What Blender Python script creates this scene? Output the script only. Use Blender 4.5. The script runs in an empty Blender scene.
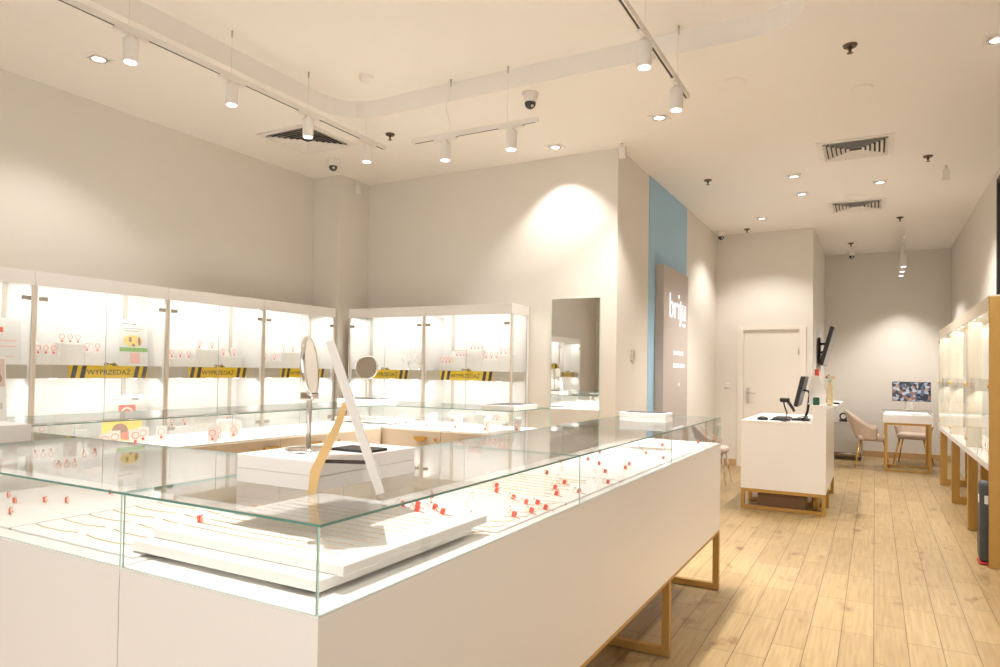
import bpy, bmesh, math, random
from mathutils import Vector, Matrix
rnd = random.Random(11)
S = bpy.context.scene
COL = S.collection
PI = math.pi

# ---------------------------------------------------------------- materials
MATS = {}
def mat(name, col, rough=.5, metal=0., noise=0., nscale=6., bump=0., bscale=120., coat=0., spec=.5):
    if name in MATS: return MATS[name]
    m = bpy.data.materials.new(name); m.use_nodes = True
    nt = m.node_tree; b = nt.nodes['Principled BSDF']
    b.inputs['Roughness'].default_value = rough; b.inputs['Metallic'].default_value = metal
    b.inputs['Coat Weight'].default_value = coat; b.inputs['Specular IOR Level'].default_value = spec
    tc = nt.nodes.new('ShaderNodeTexCoord')
    n = nt.nodes.new('ShaderNodeTexNoise'); n.inputs['Scale'].default_value = nscale; n.inputs['Detail'].default_value = 3
    nt.links.new(tc.outputs['Object'], n.inputs['Vector'])
    mx = nt.nodes.new('ShaderNodeMix'); mx.data_type = 'RGBA'
    k = 1 - noise
    mx.inputs[6].default_value = (col[0]*k, col[1]*k, col[2]*k, 1)
    mx.inputs[7].default_value = (min(1, col[0]*(1+noise)), min(1, col[1]*(1+noise)), min(1, col[2]*(1+noise)), 1)
    nt.links.new(n.outputs['Fac'], mx.inputs[0]); nt.links.new(mx.outputs[2], b.inputs['Base Color'])
    if bump:
        n2 = nt.nodes.new('ShaderNodeTexNoise'); n2.inputs['Scale'].default_value = bscale
        nt.links.new(tc.outputs['Object'], n2.inputs['Vector'])
        bp = nt.nodes.new('ShaderNodeBump'); bp.inputs['Strength'].default_value = bump; bp.inputs['Distance'].default_value = .004
        nt.links.new(n2.outputs['Fac'], bp.inputs['Height']); nt.links.new(bp.outputs['Normal'], b.inputs['Normal'])
    MATS[name] = m
    return m

def emit(name, col, strength):
    if name in MATS: return MATS[name]
    m = bpy.data.materials.new(name); m.use_nodes = True
    nt = m.node_tree; b = nt.nodes['Principled BSDF']
    b.inputs['Base Color'].default_value = (.8, .8, .8, 1)
    b.inputs['Emission Color'].default_value = (*col, 1); b.inputs['Emission Strength'].default_value = strength
    MATS[name] = m
    return m

def glass_mat(name, tint, r0=.045, graze=1.):
    m = bpy.data.materials.new(name); m.use_nodes = True
    nt = m.node_tree; nt.nodes.clear()
    out = nt.nodes.new('ShaderNodeOutputMaterial')
    tr = nt.nodes.new('ShaderNodeBsdfTransparent'); tr.inputs['Color'].default_value = (*tint, 1)
    gl = nt.nodes.new('ShaderNodeBsdfGlossy'); gl.inputs['Roughness'].default_value = .0
    lw = nt.nodes.new('ShaderNodeLayerWeight'); lw.inputs['Blend'].default_value = .5
    pw = nt.nodes.new('ShaderNodeMath'); pw.operation = 'POWER'; pw.inputs[1].default_value = 5
    ma = nt.nodes.new('ShaderNodeMath'); ma.operation = 'MULTIPLY_ADD'; ma.inputs[1].default_value = (1-r0)*graze; ma.inputs[2].default_value = r0
    mx = nt.nodes.new('ShaderNodeMixShader')
    nt.links.new(lw.outputs['Facing'], pw.inputs[0]); nt.links.new(pw.outputs[0], ma.inputs[0])
    nt.links.new(ma.outputs[0], mx.inputs[0]); nt.links.new(tr.outputs[0], mx.inputs[1]); nt.links.new(gl.outputs[0], mx.inputs[2])
    nt.links.new(mx.outputs[0], out.inputs['Surface'])
    return m

GLASS = glass_mat('clear_glass', (.985, .995, .99))
LOWGLASS = glass_mat('low_reflection_glass', (.985, .995, .99), .03, .30)
GEDGE = mat('green_glass_edge', (.50, .70, .63), .15)
TEDGE = mat('deep_green_glass_edge', (.14, .30, .25), .15)
WHITE = mat('white_lacquer', (.85, .83, .81), .30, coat=.15)
DECKW = mat('white_deck', (.88, .86, .83), .45)
PADW = mat('white_leatherette', (.90, .875, .85), .6, bump=.05)
INTW = mat('white_cabinet_inside', (.86, .85, .835), .45)
BAND = mat('shaded_white_band', (.62, .57, .50), .5)  # matt white shelf band, its unlit grey put into the colour
CREAM = mat('shaded_drawer_front', (.66, .56, .44), .45)  # white drawer fronts with their shade put into the colour
WALL = mat('greige_wall_paint', (.74, .70, .64), .85, noise=.015, nscale=1.5, bump=.04)
CEIL = mat('ceiling_paint', (.87, .835, .80), .9, noise=.01, nscale=1.5)
BLUE = mat('blue_wall_paint', (.37, .56, .72), .85, noise=.02)
GOLD = mat('gold_powder_coat', (.50, .30, .085), .42, metal=.55, noise=.04, nscale=3)
GOLDS = mat('shiny_gold', (.85, .55, .16), .22, metal=1.)
CHAIN = mat('chain_gold', (.93, .78, .56), .4, metal=.25)
STEEL = mat('brushed_steel', (.62, .58, .53), .3, metal=1.)
CHROME = mat('chrome', (.82, .80, .78), .08, metal=1.)
MIRROR = mat('mirror_silver', (.90, .88, .85), .01, metal=1.)
BLACK = mat('black_plastic', (.018, .018, .02), .38)
BLACKF = mat('black_felt', (.05, .045, .045), .8)
DARKG = mat('dark_grey_plastic', (.055, .06, .062), .5)
RED = mat('red_tag', (.82, .10, .06), .5)
REDP = mat('pale_red_print', (.86, .30, .24), .6)
PINK = mat('pink_print', (.93, .55, .52), .6)
YEL = mat('yellow_card', (.98, .68, .02), .5)
STRIPE = mat('dark_brown_stripe', (.06, .045, .04), .5)
PAPER = mat('white_paper', (.86, .84, .82), .7)
INKG = mat('grey_ink', (.35, .33, .32), .7)
GREENP = mat('green_print', (.33, .60, .20), .6)
YELP = mat('yellow_print', (.95, .74, .25), .6)
SKINP = mat('pale_brown_print', (.68, .56, .50), .6)
PALEP = mat('pale_grey_print', (.66, .62, .58), .7)
BRNP = mat('brown_print', (.42, .28, .22), .6)
LAMPW = mat('white_lamp_body', (.80, .765, .73), .4)
VELVET = mat('beige_velvet', (.60, .48, .385), .9, noise=.06, nscale=9, bump=.1)
PLY = mat('pale_plywood', (.80, .54, .24), .5, noise=.06, nscale=14)
SIGNG = mat('taupe_sign_face', (.50, .44, .40), .6)
SKIRT = mat('oak_skirting', (.52, .33, .16), .5, noise=.1, nscale=8)
BRONZE = mat('dark_bronze', (.14, .095, .065), .4, metal=.7)
VOID = mat('vent_shade', (.035, .03, .025), .9)
DARKFR = mat('dark_metal_frame', (.035, .035, .037), .5)
TINTG = mat('grey_glazing', (.30, .29, .28), .2)
BOUNCE = mat('pale_bounce_panel', (.76, .73, .69), .4)
LENS = emit('lit_lamp_lens', (.95, .93, 1.), 1.6)
STRIP = emit('lit_led_strip', (1, .97, .93), 1.2)
LETTER = emit('lit_white_letters', (.80, .80, .92), .38)

def floor_material():
    m = bpy.data.materials.new('oak_plank_floor'); m.use_nodes = True
    nt = m.node_tree; N = nt.nodes; L = nt.links; b = N['Principled BSDF']
    tc = N.new('ShaderNodeTexCoord')
    mp = N.new('ShaderNodeMapping'); mp.inputs['Rotation'].default_value = (0, 0, PI/2)
    L.new(tc.outputs['Object'], mp.inputs['Vector'])
    br = N.new('ShaderNodeTexBrick')
    br.inputs['Scale'].default_value = 1; br.inputs['Brick Width'].default_value = .58; br.inputs['Row Height'].default_value = .15
    br.inputs['Mortar Size'].default_value = .0022; br.inputs['Mortar Smooth'].default_value = .2; br.offset = .37; br.offset_frequency = 3
    br.inputs['Color1'].default_value = (.37, .260, .124, 1); br.inputs['Color2'].default_value = (.44, .318, .158, 1); br.inputs['Mortar'].default_value = (.13, .085, .045, 1)
    L.new(mp.outputs['Vector'], br.inputs['Vector'])
    # grain stretched along the boards
    mg = N.new('ShaderNodeMapping'); mg.inputs['Scale'].default_value = (60, 3.0, 1)
    L.new(tc.outputs['Object'], mg.inputs['Vector'])
    gn = N.new('ShaderNodeTexNoise'); gn.inputs['Scale'].default_value = 1.; gn.inputs['Detail'].default_value = 6; gn.inputs['Distortion'].default_value = .15
    L.new(mg.outputs['Vector'], gn.inputs['Vector'])
    gr = N.new('ShaderNodeValToRGB'); gr.color_ramp.elements[0].position = .3; gr.color_ramp.elements[0].color = (.62, .54, .45, 1)
    gr.color_ramp.elements[1].position = .62; gr.color_ramp.elements[1].color = (1, 1, 1, 1)
    L.new(gn.outputs['Fac'], gr.inputs['Fac'])
    mx = N.new('ShaderNodeMix'); mx.data_type = 'RGBA'; mx.blend_type = 'MULTIPLY'; mx.inputs[0].default_value = .55
    L.new(br.outputs['Color'], mx.inputs[6]); L.new(gr.outputs['Color'], mx.inputs[7])
    # knots
    mk = N.new('ShaderNodeMapping'); mk.inputs['Scale'].default_value = (5.2, 2.6, 1)
    L.new(tc.outputs['Object'], mk.inputs['Vector'])
    kn = N.new('ShaderNodeTexNoise'); kn.inputs['Scale'].default_value = 1.; kn.inputs['Detail'].default_value = 4; kn.inputs['Roughness'].default_value = .62
    L.new(mk.outputs['Vector'], kn.inputs['Vector'])
    kr = N.new('ShaderNodeValToRGB'); kr.color_ramp.elements[0].position = .305; kr.color_ramp.elements[0].color = (.42, .30, .20, 1)
    kr.color_ramp.elements[1].position = .40; kr.color_ramp.elements[1].color = (1, 1, 1, 1)
    L.new(kn.outputs['Fac'], kr.inputs['Fac'])
    m2 = N.new('ShaderNodeMix'); m2.data_type = 'RGBA'; m2.blend_type = 'MULTIPLY'; m2.inputs[0].default_value = .7
    L.new(mx.outputs[2], m2.inputs[6]); L.new(kr.outputs['Color'], m2.inputs[7]); L.new(m2.outputs[2], b.inputs['Base Color'])
    b.inputs['Roughness'].default_value = .38
    bp = N.new('ShaderNodeBump'); bp.inputs['Strength'].default_value = .25; bp.inputs['Distance'].default_value = .003; bp.invert = True
    L.new(br.outputs['Fac'], bp.inputs['Height']); L.new(bp.outputs['Normal'], b.inputs['Normal'])
    return m
FLOORM = floor_material()

def screen_material():
    m = bpy.data.materials.new('lit_monitor_picture'); m.use_nodes = True
    nt = m.node_tree; N = nt.nodes; L = nt.links; b = N['Principled BSDF']
    tc = N.new('ShaderNodeTexCoord')
    vo = N.new('ShaderNodeTexVoronoi'); vo.inputs['Scale'].default_value = 24
    L.new(tc.outputs['Object'], vo.inputs['Vector'])
    sp = N.new('ShaderNodeSeparateColor'); L.new(vo.outputs['Color'], sp.inputs['Color'])
    cr = N.new('ShaderNodeValToRGB'); cr.color_ramp.interpolation = 'CONSTANT'
    cols = [(0, (.015, .02, .05)), (.22, (.12, .16, .26)), (.36, (.55, .58, .66)), (.5, (.45, .20, .12)), (.62, (.03, .03, .04)), (.74, (.62, .36, .26)), (.86, (.70, .72, .78))]
    el = cr.color_ramp.elements
    el[0].position = 0; el[0].color = (*cols[0][1], 1); el[1].position = .22; el[1].color = (*cols[1][1], 1)
    for p, c in cols[2:]:
        e = el.new(p); e.color = (*c, 1)
    L.new(sp.outputs['Red'], cr.inputs['Fac'])
    b.inputs['Base Color'].default_value = (.02, .02, .02, 1); b.inputs['Roughness'].default_value = .2
    L.new(cr.outputs['Color'], b.inputs['Emission Color']); b.inputs['Emission Strength'].default_value = .33
    return m
SCREEN = screen_material()

# ---------------------------------------------------------------- mesh helpers
class MB:
    """collects shapes, then links them as one mesh object"""
    def __init__(s): s.bm = bmesh.new(); s.mats = []
    def mi(s, m):
        if m not in s.mats: s.mats.append(m)
        return s.mats.index(m)
    def _set(s, verts, m):
        i = s.mi(m)
        for f in {f for v in verts for f in v.link_faces}: f.material_index = i
    def box(s, x0, x1, y0, y1, z0, z1, m, M=None):
        r = bmesh.ops.create_cube(s.bm, size=1.)['verts']
        T = Matrix.Translation(((x0+x1)/2, (y0+y1)/2, (z0+z1)/2)) @ Matrix.Diagonal((abs(x1-x0), abs(y1-y0), abs(z1-z0), 1))
        bmesh.ops.transform(s.bm, matrix=(M @ T) if M else T, verts=r); s._set(r, m); return r
    def pane(s, x0, x1, y0, y1, z0, z1, em=None, gm=None):
        r = s.box(x0, x1, y0, y1, z0, z1, gm or GLASS)
        d = [x1-x0, y1-y0, z1-z0]; k = d.index(min(d)); e = s.mi(em or GEDGE)
        for f in {f for v in r for f in v.link_faces}:
            f.normal_update()
            if abs(f.normal[k]) < .5: f.material_index = e
    def rbox(s, x0, x1, y0, y1, z0, z1, m, r=.01, seg=2, M=None):
        vs = s.box(x0, x1, y0, y1, z0, z1, m)
        es = list({e for v in vs for e in v.link_edges})
        o = bmesh.ops.bevel(s.bm, geom=es, offset=r, segments=seg, profile=.5, affect='EDGES', clamp_overlap=True)
        vv = list({v for f in o['faces'] for v in f.verts})
        i = s.mi(m)
        allv = set(vv)
        stack = list(vv)
        while stack:
            v = stack.pop()
            for e in v.link_edges:
                w = e.other_vert(v)
                if w not in allv: allv.add(w); stack.append(w)
        for f in {f for v in allv for f in v.link_faces}: f.material_index = i; f.smooth = seg > 2
        if M: bmesh.ops.transform(s.bm, matrix=M, verts=list(allv))
    def cyl(s, a, b, r0, r1, m, n=16, caps=True):
        a, b = Vector(a), Vector(b); d = b-a
        r = bmesh.ops.create_cone(s.bm, cap_ends=caps, segments=n, radius1=r0, radius2=r1, depth=d.length)['verts']
        T = Matrix.Translation((a+b)/2) @ d.to_track_quat('Z', 'Y').to_matrix().to_4x4()
        bmesh.ops.transform(s.bm, matrix=T, verts=r); s._set(r, m)
        for f in {f for v in r for f in v.link_faces}: f.smooth = len(f.verts) == 4
    def sphere(s, c, r, m, sc=(1, 1, 1), n=16):
        v = bmesh.ops.create_uvsphere(s.bm, u_segments=n, v_segments=max(6, n//2), radius=r)['verts']
        bmesh.ops.transform(s.bm, matrix=Matrix.Translation(c) @ Matrix.Diagonal((*sc, 1)), verts=v); s._set(v, m)
        for f in {f for q in v for f in q.link_faces}: f.smooth = True
    def torus(s, c, R, r, m, M=None, n=20, k=6):
        i = s.mi(m); g = []
        for a in range(n):
            ring = []
            for b in range(k):
                t, p = 2*PI*a/n, 2*PI*b/k
                v = Vector(((R+r*math.cos(p))*math.cos(t), (R+r*math.cos(p))*math.sin(t), r*math.sin(p)))
                if M: v = M @ v
                ring.append(s.bm.verts.new(v+Vector(c)))
            g.append(ring)
        for a in range(n):
            for b in range(k):
                f = s.bm.faces.new((g[a][b], g[(a+1) % n][b], g[(a+1) % n][(b+1) % k], g[a][(b+1) % k])); f.material_index = i; f.smooth = True
    def lathe(s, prof, m, c=(0, 0, 0), n=24, M=None):
        i = s.mi(m); rings = []
        for (r, z) in prof:
            ring = []
            for a in range(n):
                v = Vector((r*math.cos(2*PI*a/n), r*math.sin(2*PI*a/n), z))
                if M: v = M @ v
                ring.append(s.bm.verts.new(v+Vector(c)))
            rings.append(ring)
        for q in range(len(rings)-1):
            for a in range(n):
                f = s.bm.faces.new((rings[q][a], rings[q][(a+1) % n], rings[q+1][(a+1) % n], rings[q+1][a])); f.material_index = i; f.smooth = True
        for ring, fl in ((rings[0], True), (rings[-1], False)):
            f = s.bm.faces.new(ring[::-1] if fl else ring); f.material_index = i
    def tube(s, pts, r, m, n=8, closed=False):
        i = s.mi(m); pts = [Vector(p) for p in pts]; rings = []; up = Vector((0, 0, 1))
        for k, p in enumerate(pts):
            a = pts[k-1] if (k > 0 or closed) else p; b = pts[(k+1) % len(pts)] if (k < len(pts)-1 or closed) else p
            t = (b-a).normalized(); u = t.cross(up)
            if u.length < 1e-3: u = t.cross(Vector((1, 0, 0)))
            u.normalize(); w = u.cross(t)
            rr = r[k] if isinstance(r, (list, tuple)) else r
            rings.append([s.bm.verts.new(p+(u*math.cos(2*PI*q/n)+w*math.sin(2*PI*q/n))*rr) for q in range(n)])
        K = len(rings)
        for k in range(K if closed else K-1):
            for q in range(n):
                f = s.bm.faces.new((rings[k][q], rings[k][(q+1) % n], rings[(k+1) % K][(q+1) % n], rings[(k+1) % K][q])); f.material_index = i; f.smooth = True
        if not closed:
            for rg in (rings[0][::-1], rings[-1]):
                f = s.bm.faces.new(rg); f.material_index = i
    def prism(s, poly, z0, z1, m, M=None):
        """polygon in xy extruded in z"""
        i = s.mi(m)
        a = [s.bm.verts.new(((M @ Vector((x, y, z0))) if M else (x, y, z0))) for x, y in poly]
        b = [s.bm.verts.new(((M @ Vector((x, y, z1))) if M else (x, y, z1))) for x, y in poly]
        fs = [s.bm.faces.new(a[::-1]), s.bm.faces.new(b)]
        n = len(poly)
        for k in range(n): fs.append(s.bm.faces.new((a[k], a[(k+1) % n], b[(k+1) % n], b[k])))
        for f in fs: f.material_index = i
    def quad(s, ps, m):
        f = s.bm.faces.new([s.bm.verts.new(p) for p in ps]); f.material_index = s.mi(m); return f
    def build(s, name, parent=None, loc=None, rotz=None, fix=True):
        if fix: bmesh.ops.recalc_face_normals(s.bm, faces=s.bm.faces[:])
        me = bpy.data.meshes.new(name); s.bm.to_mesh(me); s.bm.free()
        for m in s.mats: me.materials.append(m)
        o = bpy.data.objects.new(name, me); COL.objects.link(o)
        if parent: o.parent = parent
        if loc is not None: o.location = loc
        if rotz is not None: o.rotation_euler[2] = rotz
        return o

def tag(o, label, cat, group=None, kind=None):
    o['label'] = label; o['category'] = cat
    if group: o['group'] = group
    if kind: o['kind'] = kind
    return o
def thing(name, label, cat, loc=(0, 0, 0), rotz=0, group=None):
    o = bpy.data.objects.new(name, None); COL.objects.link(o); o.empty_display_size = .05
    o.location = loc; o.rotation_euler = (0, 0, rotz)
    return tag(o, label, cat, group)
def struct(mb, name, **k):
    o = mb.build(name, **k); o['kind'] = 'structure'; return o
def dup(root, loc, rotz=None, label=None, group=None):
    def cp(o, par):
        c = o.copy(); COL.objects.link(c); c.parent = par
        for ch in o.children: cp(ch, c)
        return c
    c = cp(root, None); c.location = loc
    if rotz is not None: c.rotation_euler = (0, 0, rotz)
    if label: c['label'] = label
    if group: c['group'] = group
    return c
def one(o, loc=None, rotz=None):
    if loc is not None: o.location = loc
    if rotz is not None: o.rotation_euler[2] = rotz
    return o
def text_obj(name, body, size, m, parent, M, extrude=.001, sx=1., spacing=1.):
    c = bpy.data.curves.new(name, 'FONT'); c.body = body; c.size = size; c.extrude = extrude; c.align_x = 'CENTER'; c.align_y = 'CENTER'
    c.space_character = spacing
    c.materials.append(m)
    tmp = bpy.data.objects.new(name, c); COL.objects.link(tmp); bpy.context.view_layer.update()
    me = bpy.data.meshes.new_from_object(tmp.evaluated_get(bpy.context.evaluated_depsgraph_get())); bpy.data.objects.remove(tmp)
    me.name = name
    if not me.materials: me.materials.append(m)
    o = bpy.data.objects.new(name, me); COL.objects.link(o); o.parent = parent
    o.matrix_local = M @ Matrix.Diagonal((sx, 1, 1, 1))
    return o
def light(name, kind, loc, energy, col=(1, 1, 1), **k):
    l = bpy.data.lights.new(name, kind); l.energy = energy; l.color = col
    for a, v in k.items():
        if a != 'rot': setattr(l, a, v)
    o = bpy.data.objects.new(name, l); COL.objects.link(o); o.location = loc
    if 'rot' in k: o.rotation_euler = k['rot']
    return o
def aim(o, target):
    d = Vector(target)-o.location; o.rotation_euler = d.to_track_quat('-Z', 'Y').to_euler()

WARM = (1., .95, .905)
NEUT = (1., .94, .86)

# ================================================================ SETTING
ZC = 3.44; ZR = 3.585
XL, XR, YF, YB = -5.45, 1.07, -2.2, 6.04
XS, YD, XD, YR = -2.1, 10.55, -.77, 13.1
T = .12
f = MB(); f.box(XL-T, XR+T, YF-T, YR+T, -.08, 0, FLOORM); struct(f, 'floor')

# ceiling with a rounded recess
def ceiling():
    mb = MB(); bm = mb.bm; i = mb.mi(CEIL)
    outer = [(XL-T, YF-T), (XR+T, YF-T), (XR+T, YR+T), (XL-T, YR+T)]
    r = .32; x0, x1, y0, y1 = -3.957, -.35, -1.6, 4.41
    inner = []
    for cx, cy, a0 in ((x1-r, y1-r, 0), (x0+r, y1-r, 90), (x0+r, y0+r, 180), (x1-r, y0+r, 270)):
        for k in range(9):
            a = math.radians(a0+k*90/8); inner.append((cx+r*math.cos(a), cy+r*math.sin(a)))
    vo = [bm.verts.new((x, y, ZC)) for x, y in outer]; vi = [bm.verts.new((x, y, ZC)) for x, y in inner]
    es = [bm.edges.new((vo[k], vo[(k+1) % 4])) for k in range(4)]+[bm.edges.new((vi[k], vi[(k+1) % len(vi)])) for k in range(len(vi))]
    bmesh.ops.triangle_fill(bm, edges=es, use_beauty=True)
    cx, cy = (x0+x1)/2, (y0+y1)/2
    for fc in list(bm.faces):       # drop any triangle that fills the recess
        c = fc.calc_center_median()
        if all(v in vi for v in fc.verts) and x0 < c.x < x1 and y0 < c.y < y1: bm.faces.remove(fc)
    vt = [bm.verts.new((x, y, ZR)) for x, y in inner]
    n = len(inner)
    for k in range(n): bm.faces.new((vi[k], vi[(k+1) % n], vt[(k+1) % n], vt[k]))
    bm.faces.new(vt)
    for fc in bm.faces: fc.material_index = i
    return struct(mb, 'ceiling', fix=False)
ceiling()

w = MB(); w.box(XL-T, XL, YF-T, YB+T, 0, 3.5, WALL); struct(w, 'wall_left')
w = MB(); w.box(XL, -5.06, 5.57, YB, 0, 3.44, WALL); struct(w, 'wall_corner')
w = MB(); w.box(XL-T, XS, YB, YB+T, 0, 3.5, WALL); struct(w, 'wall_back')
w = MB(); w.box(XS-T, XS, YB+T, YD+T, 0, 3.5, WALL); struct(w, 'wall_passage')
DX0, DX1, DZ = -1.735, -.905, 2.035
w = MB(); w.box(XS, DX0, YD, YD+T, 0, 3.5, WALL); w.box(DX1, XD, YD, YD+T, 0, 3.5, WALL); w.box(DX0, DX1, YD, YD+T, DZ, 3.5, WALL); struct(w, 'wall_far')
w = MB(); w.box(XD-T, XD, YD+T, YR+T, 0, 3.5, WALL); struct(w, 'wall_side')
w = MB(); w.box(XD, XR+T, YR, YR+T, 0, 3.5, WALL); struct(w, 'wall_rear')
w = MB(); w.box(XR, XR+T, 8.42, YR, 0, 3.5, WALL); w.box(XR, XR+T, YF-T, 8.42, 3.36, 3.5, WALL); struct(w, 'wall_right')
# right shop window: dark frame, grey glazing, pale lower panel added to bounce light
w = MB(); w.box(XR+.03, XR+.06, YF, 8.42, 2.1, 3.36, TINTG); w.box(XR+.03, XR+.06, YF, 8.42, 0, 2.1, BOUNCE)
for y in (8.37, 6.2, 4.0, 1.8, -.4): w.box(XR-.0, XR+.11, y-.02, y+.05, 0, 3.36, DARKFR)
w.box(XR, XR+.11, YF, 8.32, 3.30, 3.36, DARKFR); struct(w, 'window_1')
# shop front behind the viewer, open to the mall
w = MB(); w.box(XL, -3.6, YF-T, YF, 0, 3.5, WALL); w.box(-3.6, XR, YF-T, YF, 2.95, 3.5, WALL); struct(w, 'wall_front')
b = MB(); b.box(XS+.012, -1.80, YD-.014, YD, .0, .095, SKIRT); struct(b, 'baseboard_far')
b = MB(); b.box(XS, XS+.014, YB+.02, YD, .0, .095, SKIRT); struct(b, 'baseboard_passage')
b = MB(); b.box(XD, XR, YR-.014, YR, .0, .095, SKIRT); struct(b, 'baseboard_rear')
b = MB(); b.box(XD, XD+.014, YD+.02, YR-.014, .0, .095, SKIRT); struct(b, 'baseboard_side')
b = MB(); b.box(XL+.4, XS, YB-.014, YB, 0, .095, SKIRT); struct(b, 'baseboard_back')
t = MB(); t.box(XS, XS+.006, 7.03, 8.67, .095, ZC, BLUE); struct(t, 'trim_1')

# door
DOORM = mat('cream_door_paint', (.79, .735, .66), .5)
d = MB(); d.rbox(DX0+.035, DX1-.035, YD+.02, YD+.06, .01, DZ-.03, DOORM, r=.004); door = struct(d, 'door_1')
fr = MB()
for a, b_ in ((DX0-.05, DX0+.035), (DX1-.035, DX1+.05)): fr.box(a, b_, YD-.018, YD+.07, 0, DZ+.03, DOORM)
fr.box(DX0+.035, DX1-.035, YD-.018, YD+.07, DZ-.03, DZ+.03, DOORM); fr.build('door_frame', door)
h = MB(); h.rbox(DX0+.075, DX0+.115, YD+.008, YD+.02, .93, 1.15, STEEL, r=.004)
h.cyl((DX0+.095, YD+.01, 1.08), (DX0+.095, YD-.035, 1.08), .009, .009, STEEL, 10)
h.cyl((DX0+.095, YD-.032, 1.08), (DX0+.205, YD-.032, 1.075), .008, .007, STEEL, 10); h.build('handle', door)
h = MB(); h.cyl((DX1-.04, YD-.002, 1.65), (DX1-.04, YD-.002, 1.74), .010, .010, STEEL, 10); h.build('hinge', door)

# ================================================================ CEILING FITTINGS
def make_downlight():
    t = thing('ceiling_downlight', '', 'light', group='recessed ceiling downlights')
    m = MB()
    for s in (-1, 1):
        m.box(s*.075-.02*(s > 0)-.0, s*.075+.02*(s < 0), -.075, .075, -.006, 0, LAMPW)
        m.box(-.055, .055, s*.075-.02*(s > 0), s*.075+.02*(s < 0), -.006, 0, LAMPW)
    m.build('frame', t)
    m = MB(); m.torus((0, 0, -.006), .05, .009, CHROME, n=24); m.build('ring', t)
    m = MB(); m.cyl((0, 0, -.002), (0, 0, -.010), .045, .036, LENS, 20); m.build('lens', t)
    return t
dl = make_downlight()
DLS = [((-4.65, 2.70), 'recessed downlight over the left wall, nearest the left end of the long lamp track', 25, 115),
       ((-1.55, 5.45), 'recessed downlight between the two-lamp track end and the pale blue wall panel', 100, 105),
       ((-2.61, 5.74), 'recessed downlight close above the bright patch on the back wall', 42, 104),
       ((-.75, 7.70), 'recessed downlight, upper of the two left of the air vents', 85, 105),
       ((-.745, 8.50), 'recessed downlight, lower and duller of the two left of the air vents', 60, 105),
       ((.04, 8.33), 'recessed downlight between the two square air vents', 95, 125),
       ((-1.33, 9.60), 'recessed downlight nearest the door wall', 60, 120),
       ((.655, 5.10), 'recessed downlight cut by the right edge of the photo', 85, 105),
       ((.60, 3.0), 'added downlight over the aisle, out of view, brightening the counter side', 38, 120), ((.25, 1.0), 'added unseen downlight above the viewer, brightening the counter side', 38, 120)]  # last pair added out of view to brighten the counter's right face
for k, ((x, y), lab, en, ang) in enumerate(DLS):
    o = dl if k == 0 else dup(dl, (x, y, ZC))
    o.location = (x, y, ZC); o['label'] = lab
    light('downlight_beam', 'SPOT', (x, y, ZC-.02), en, WARM, spot_size=math.radians(ang), spot_blend=.55, shadow_soft_size=.04)

def make_track(name, label, L, spots, wires, group='ceiling track lights'):
    """track along local x from 0 to L, hung below the recess"""
    t = thing(name, label, 'track light', group=group)
    m = MB(); m.box(0, L, -.017, .017, 0, .032, LAMPW); m.box(.02, L-.02, -.006, .006, -.0008, 0, DARKFR); m.build('rail', t)
    for sx in spots:
        m = MB(); m.box(sx-.10, sx+.10, -.016, .016, -.016, -.001, LAMPW); m.build('adapter', t)
        m = MB(); m.cyl((sx, 0, -.016), (sx, 0, -.034), .017, .017, LAMPW, 14); m.lathe([(.036, -.170), (.040, -.166), (.041, -.04), (.036, -.034)], LAMPW, (sx, 0, 0), 24)
        h = m.build('spotlight', t)
        m = MB(); m.cyl((sx, 0, -.1685), (sx, 0, -.173), .034, .033, LENS, 20); m.build('lens', h)
    for wx, kind in wires:
        m = MB()
        if kind == 'cord':
            pts = [(wx+.035*math.sin(2*PI*q/12*1.1)*(1-abs(q/6-1)*.6), 0, .032+q/12*(ZR-0)) for q in range(13)]
        else: pts = [(wx, 0, .032), (wx, 0, 1)]
        t['_'] = 0
        yield_pts.append((t, wx, kind))
    del t['_']
    return t
yield_pts = []
def hang(t, z):
    """suspension wires from the rail up to the recess ceiling"""
    H = ZR-z
    for (o, wx, kind) in [q for q in yield_pts if q[0] is t]:
        m = MB()
        if kind == 'cord':
            pts = [(wx+.02*math.sin(2*PI*q/14*1.2+.4), 0, .032+(H-.05-.032)*q/14) for q in range(15)]
            m.tube(pts, .0022, LAMPW, 6); m.cyl((pts[-1][0], 0, H-.055), (pts[-1][0], 0, H), .006, .008, STEEL, 8)
        else:
            m.tube([(wx, 0, .03), (wx, 0, H-.04)], .0009, STEEL, 6); m.cyl((wx, 0, H-.045), (wx, 0, H), .006, .006, STEEL, 8)
        m.build('cord' if kind == 'cord' else 'wire', o)

ZT = 3.29
tl = make_track('track_light', 'long white lamp track with four cylinder spots along the left side of the recess', 4.70, [.95, 2.385, 3.088, 3.785, 4.465], [(3.08, 'wire'), (3.78, 'wire'), (4.45, 'wire'), (2.37, 'wire'), (.95, 'wire')])
tl.location = (-3.76, 0, ZT-.03); tl.rotation_euler = (0, 0, PI/2)
# rail starts at Y=-.05 and ends near Y=4.75
tl.location.y = -.02
hang(tl, ZT-.03)
tr = make_track('track_light', 'white lamp track with two cylinder spots running out of the top edge of the photo', 4.93, [1.5, 3.965, 4.65], [(3.97, 'wire'), (4.67, 'cord')])
tr.location = (-1.115, -.35, 3.195); tr.rotation_euler = (0, 0, PI/2); hang(tr, 3.195)
tb = make_track('track_light', 'short white lamp track with two spots hung on a curly cord before the back wall', 1.10, [.31, .885], [(.33, 'cord'), (.85, 'wire')])
tb.location = (-3.22, 4.36, 3.135); hang(tb, 3.135)

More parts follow.
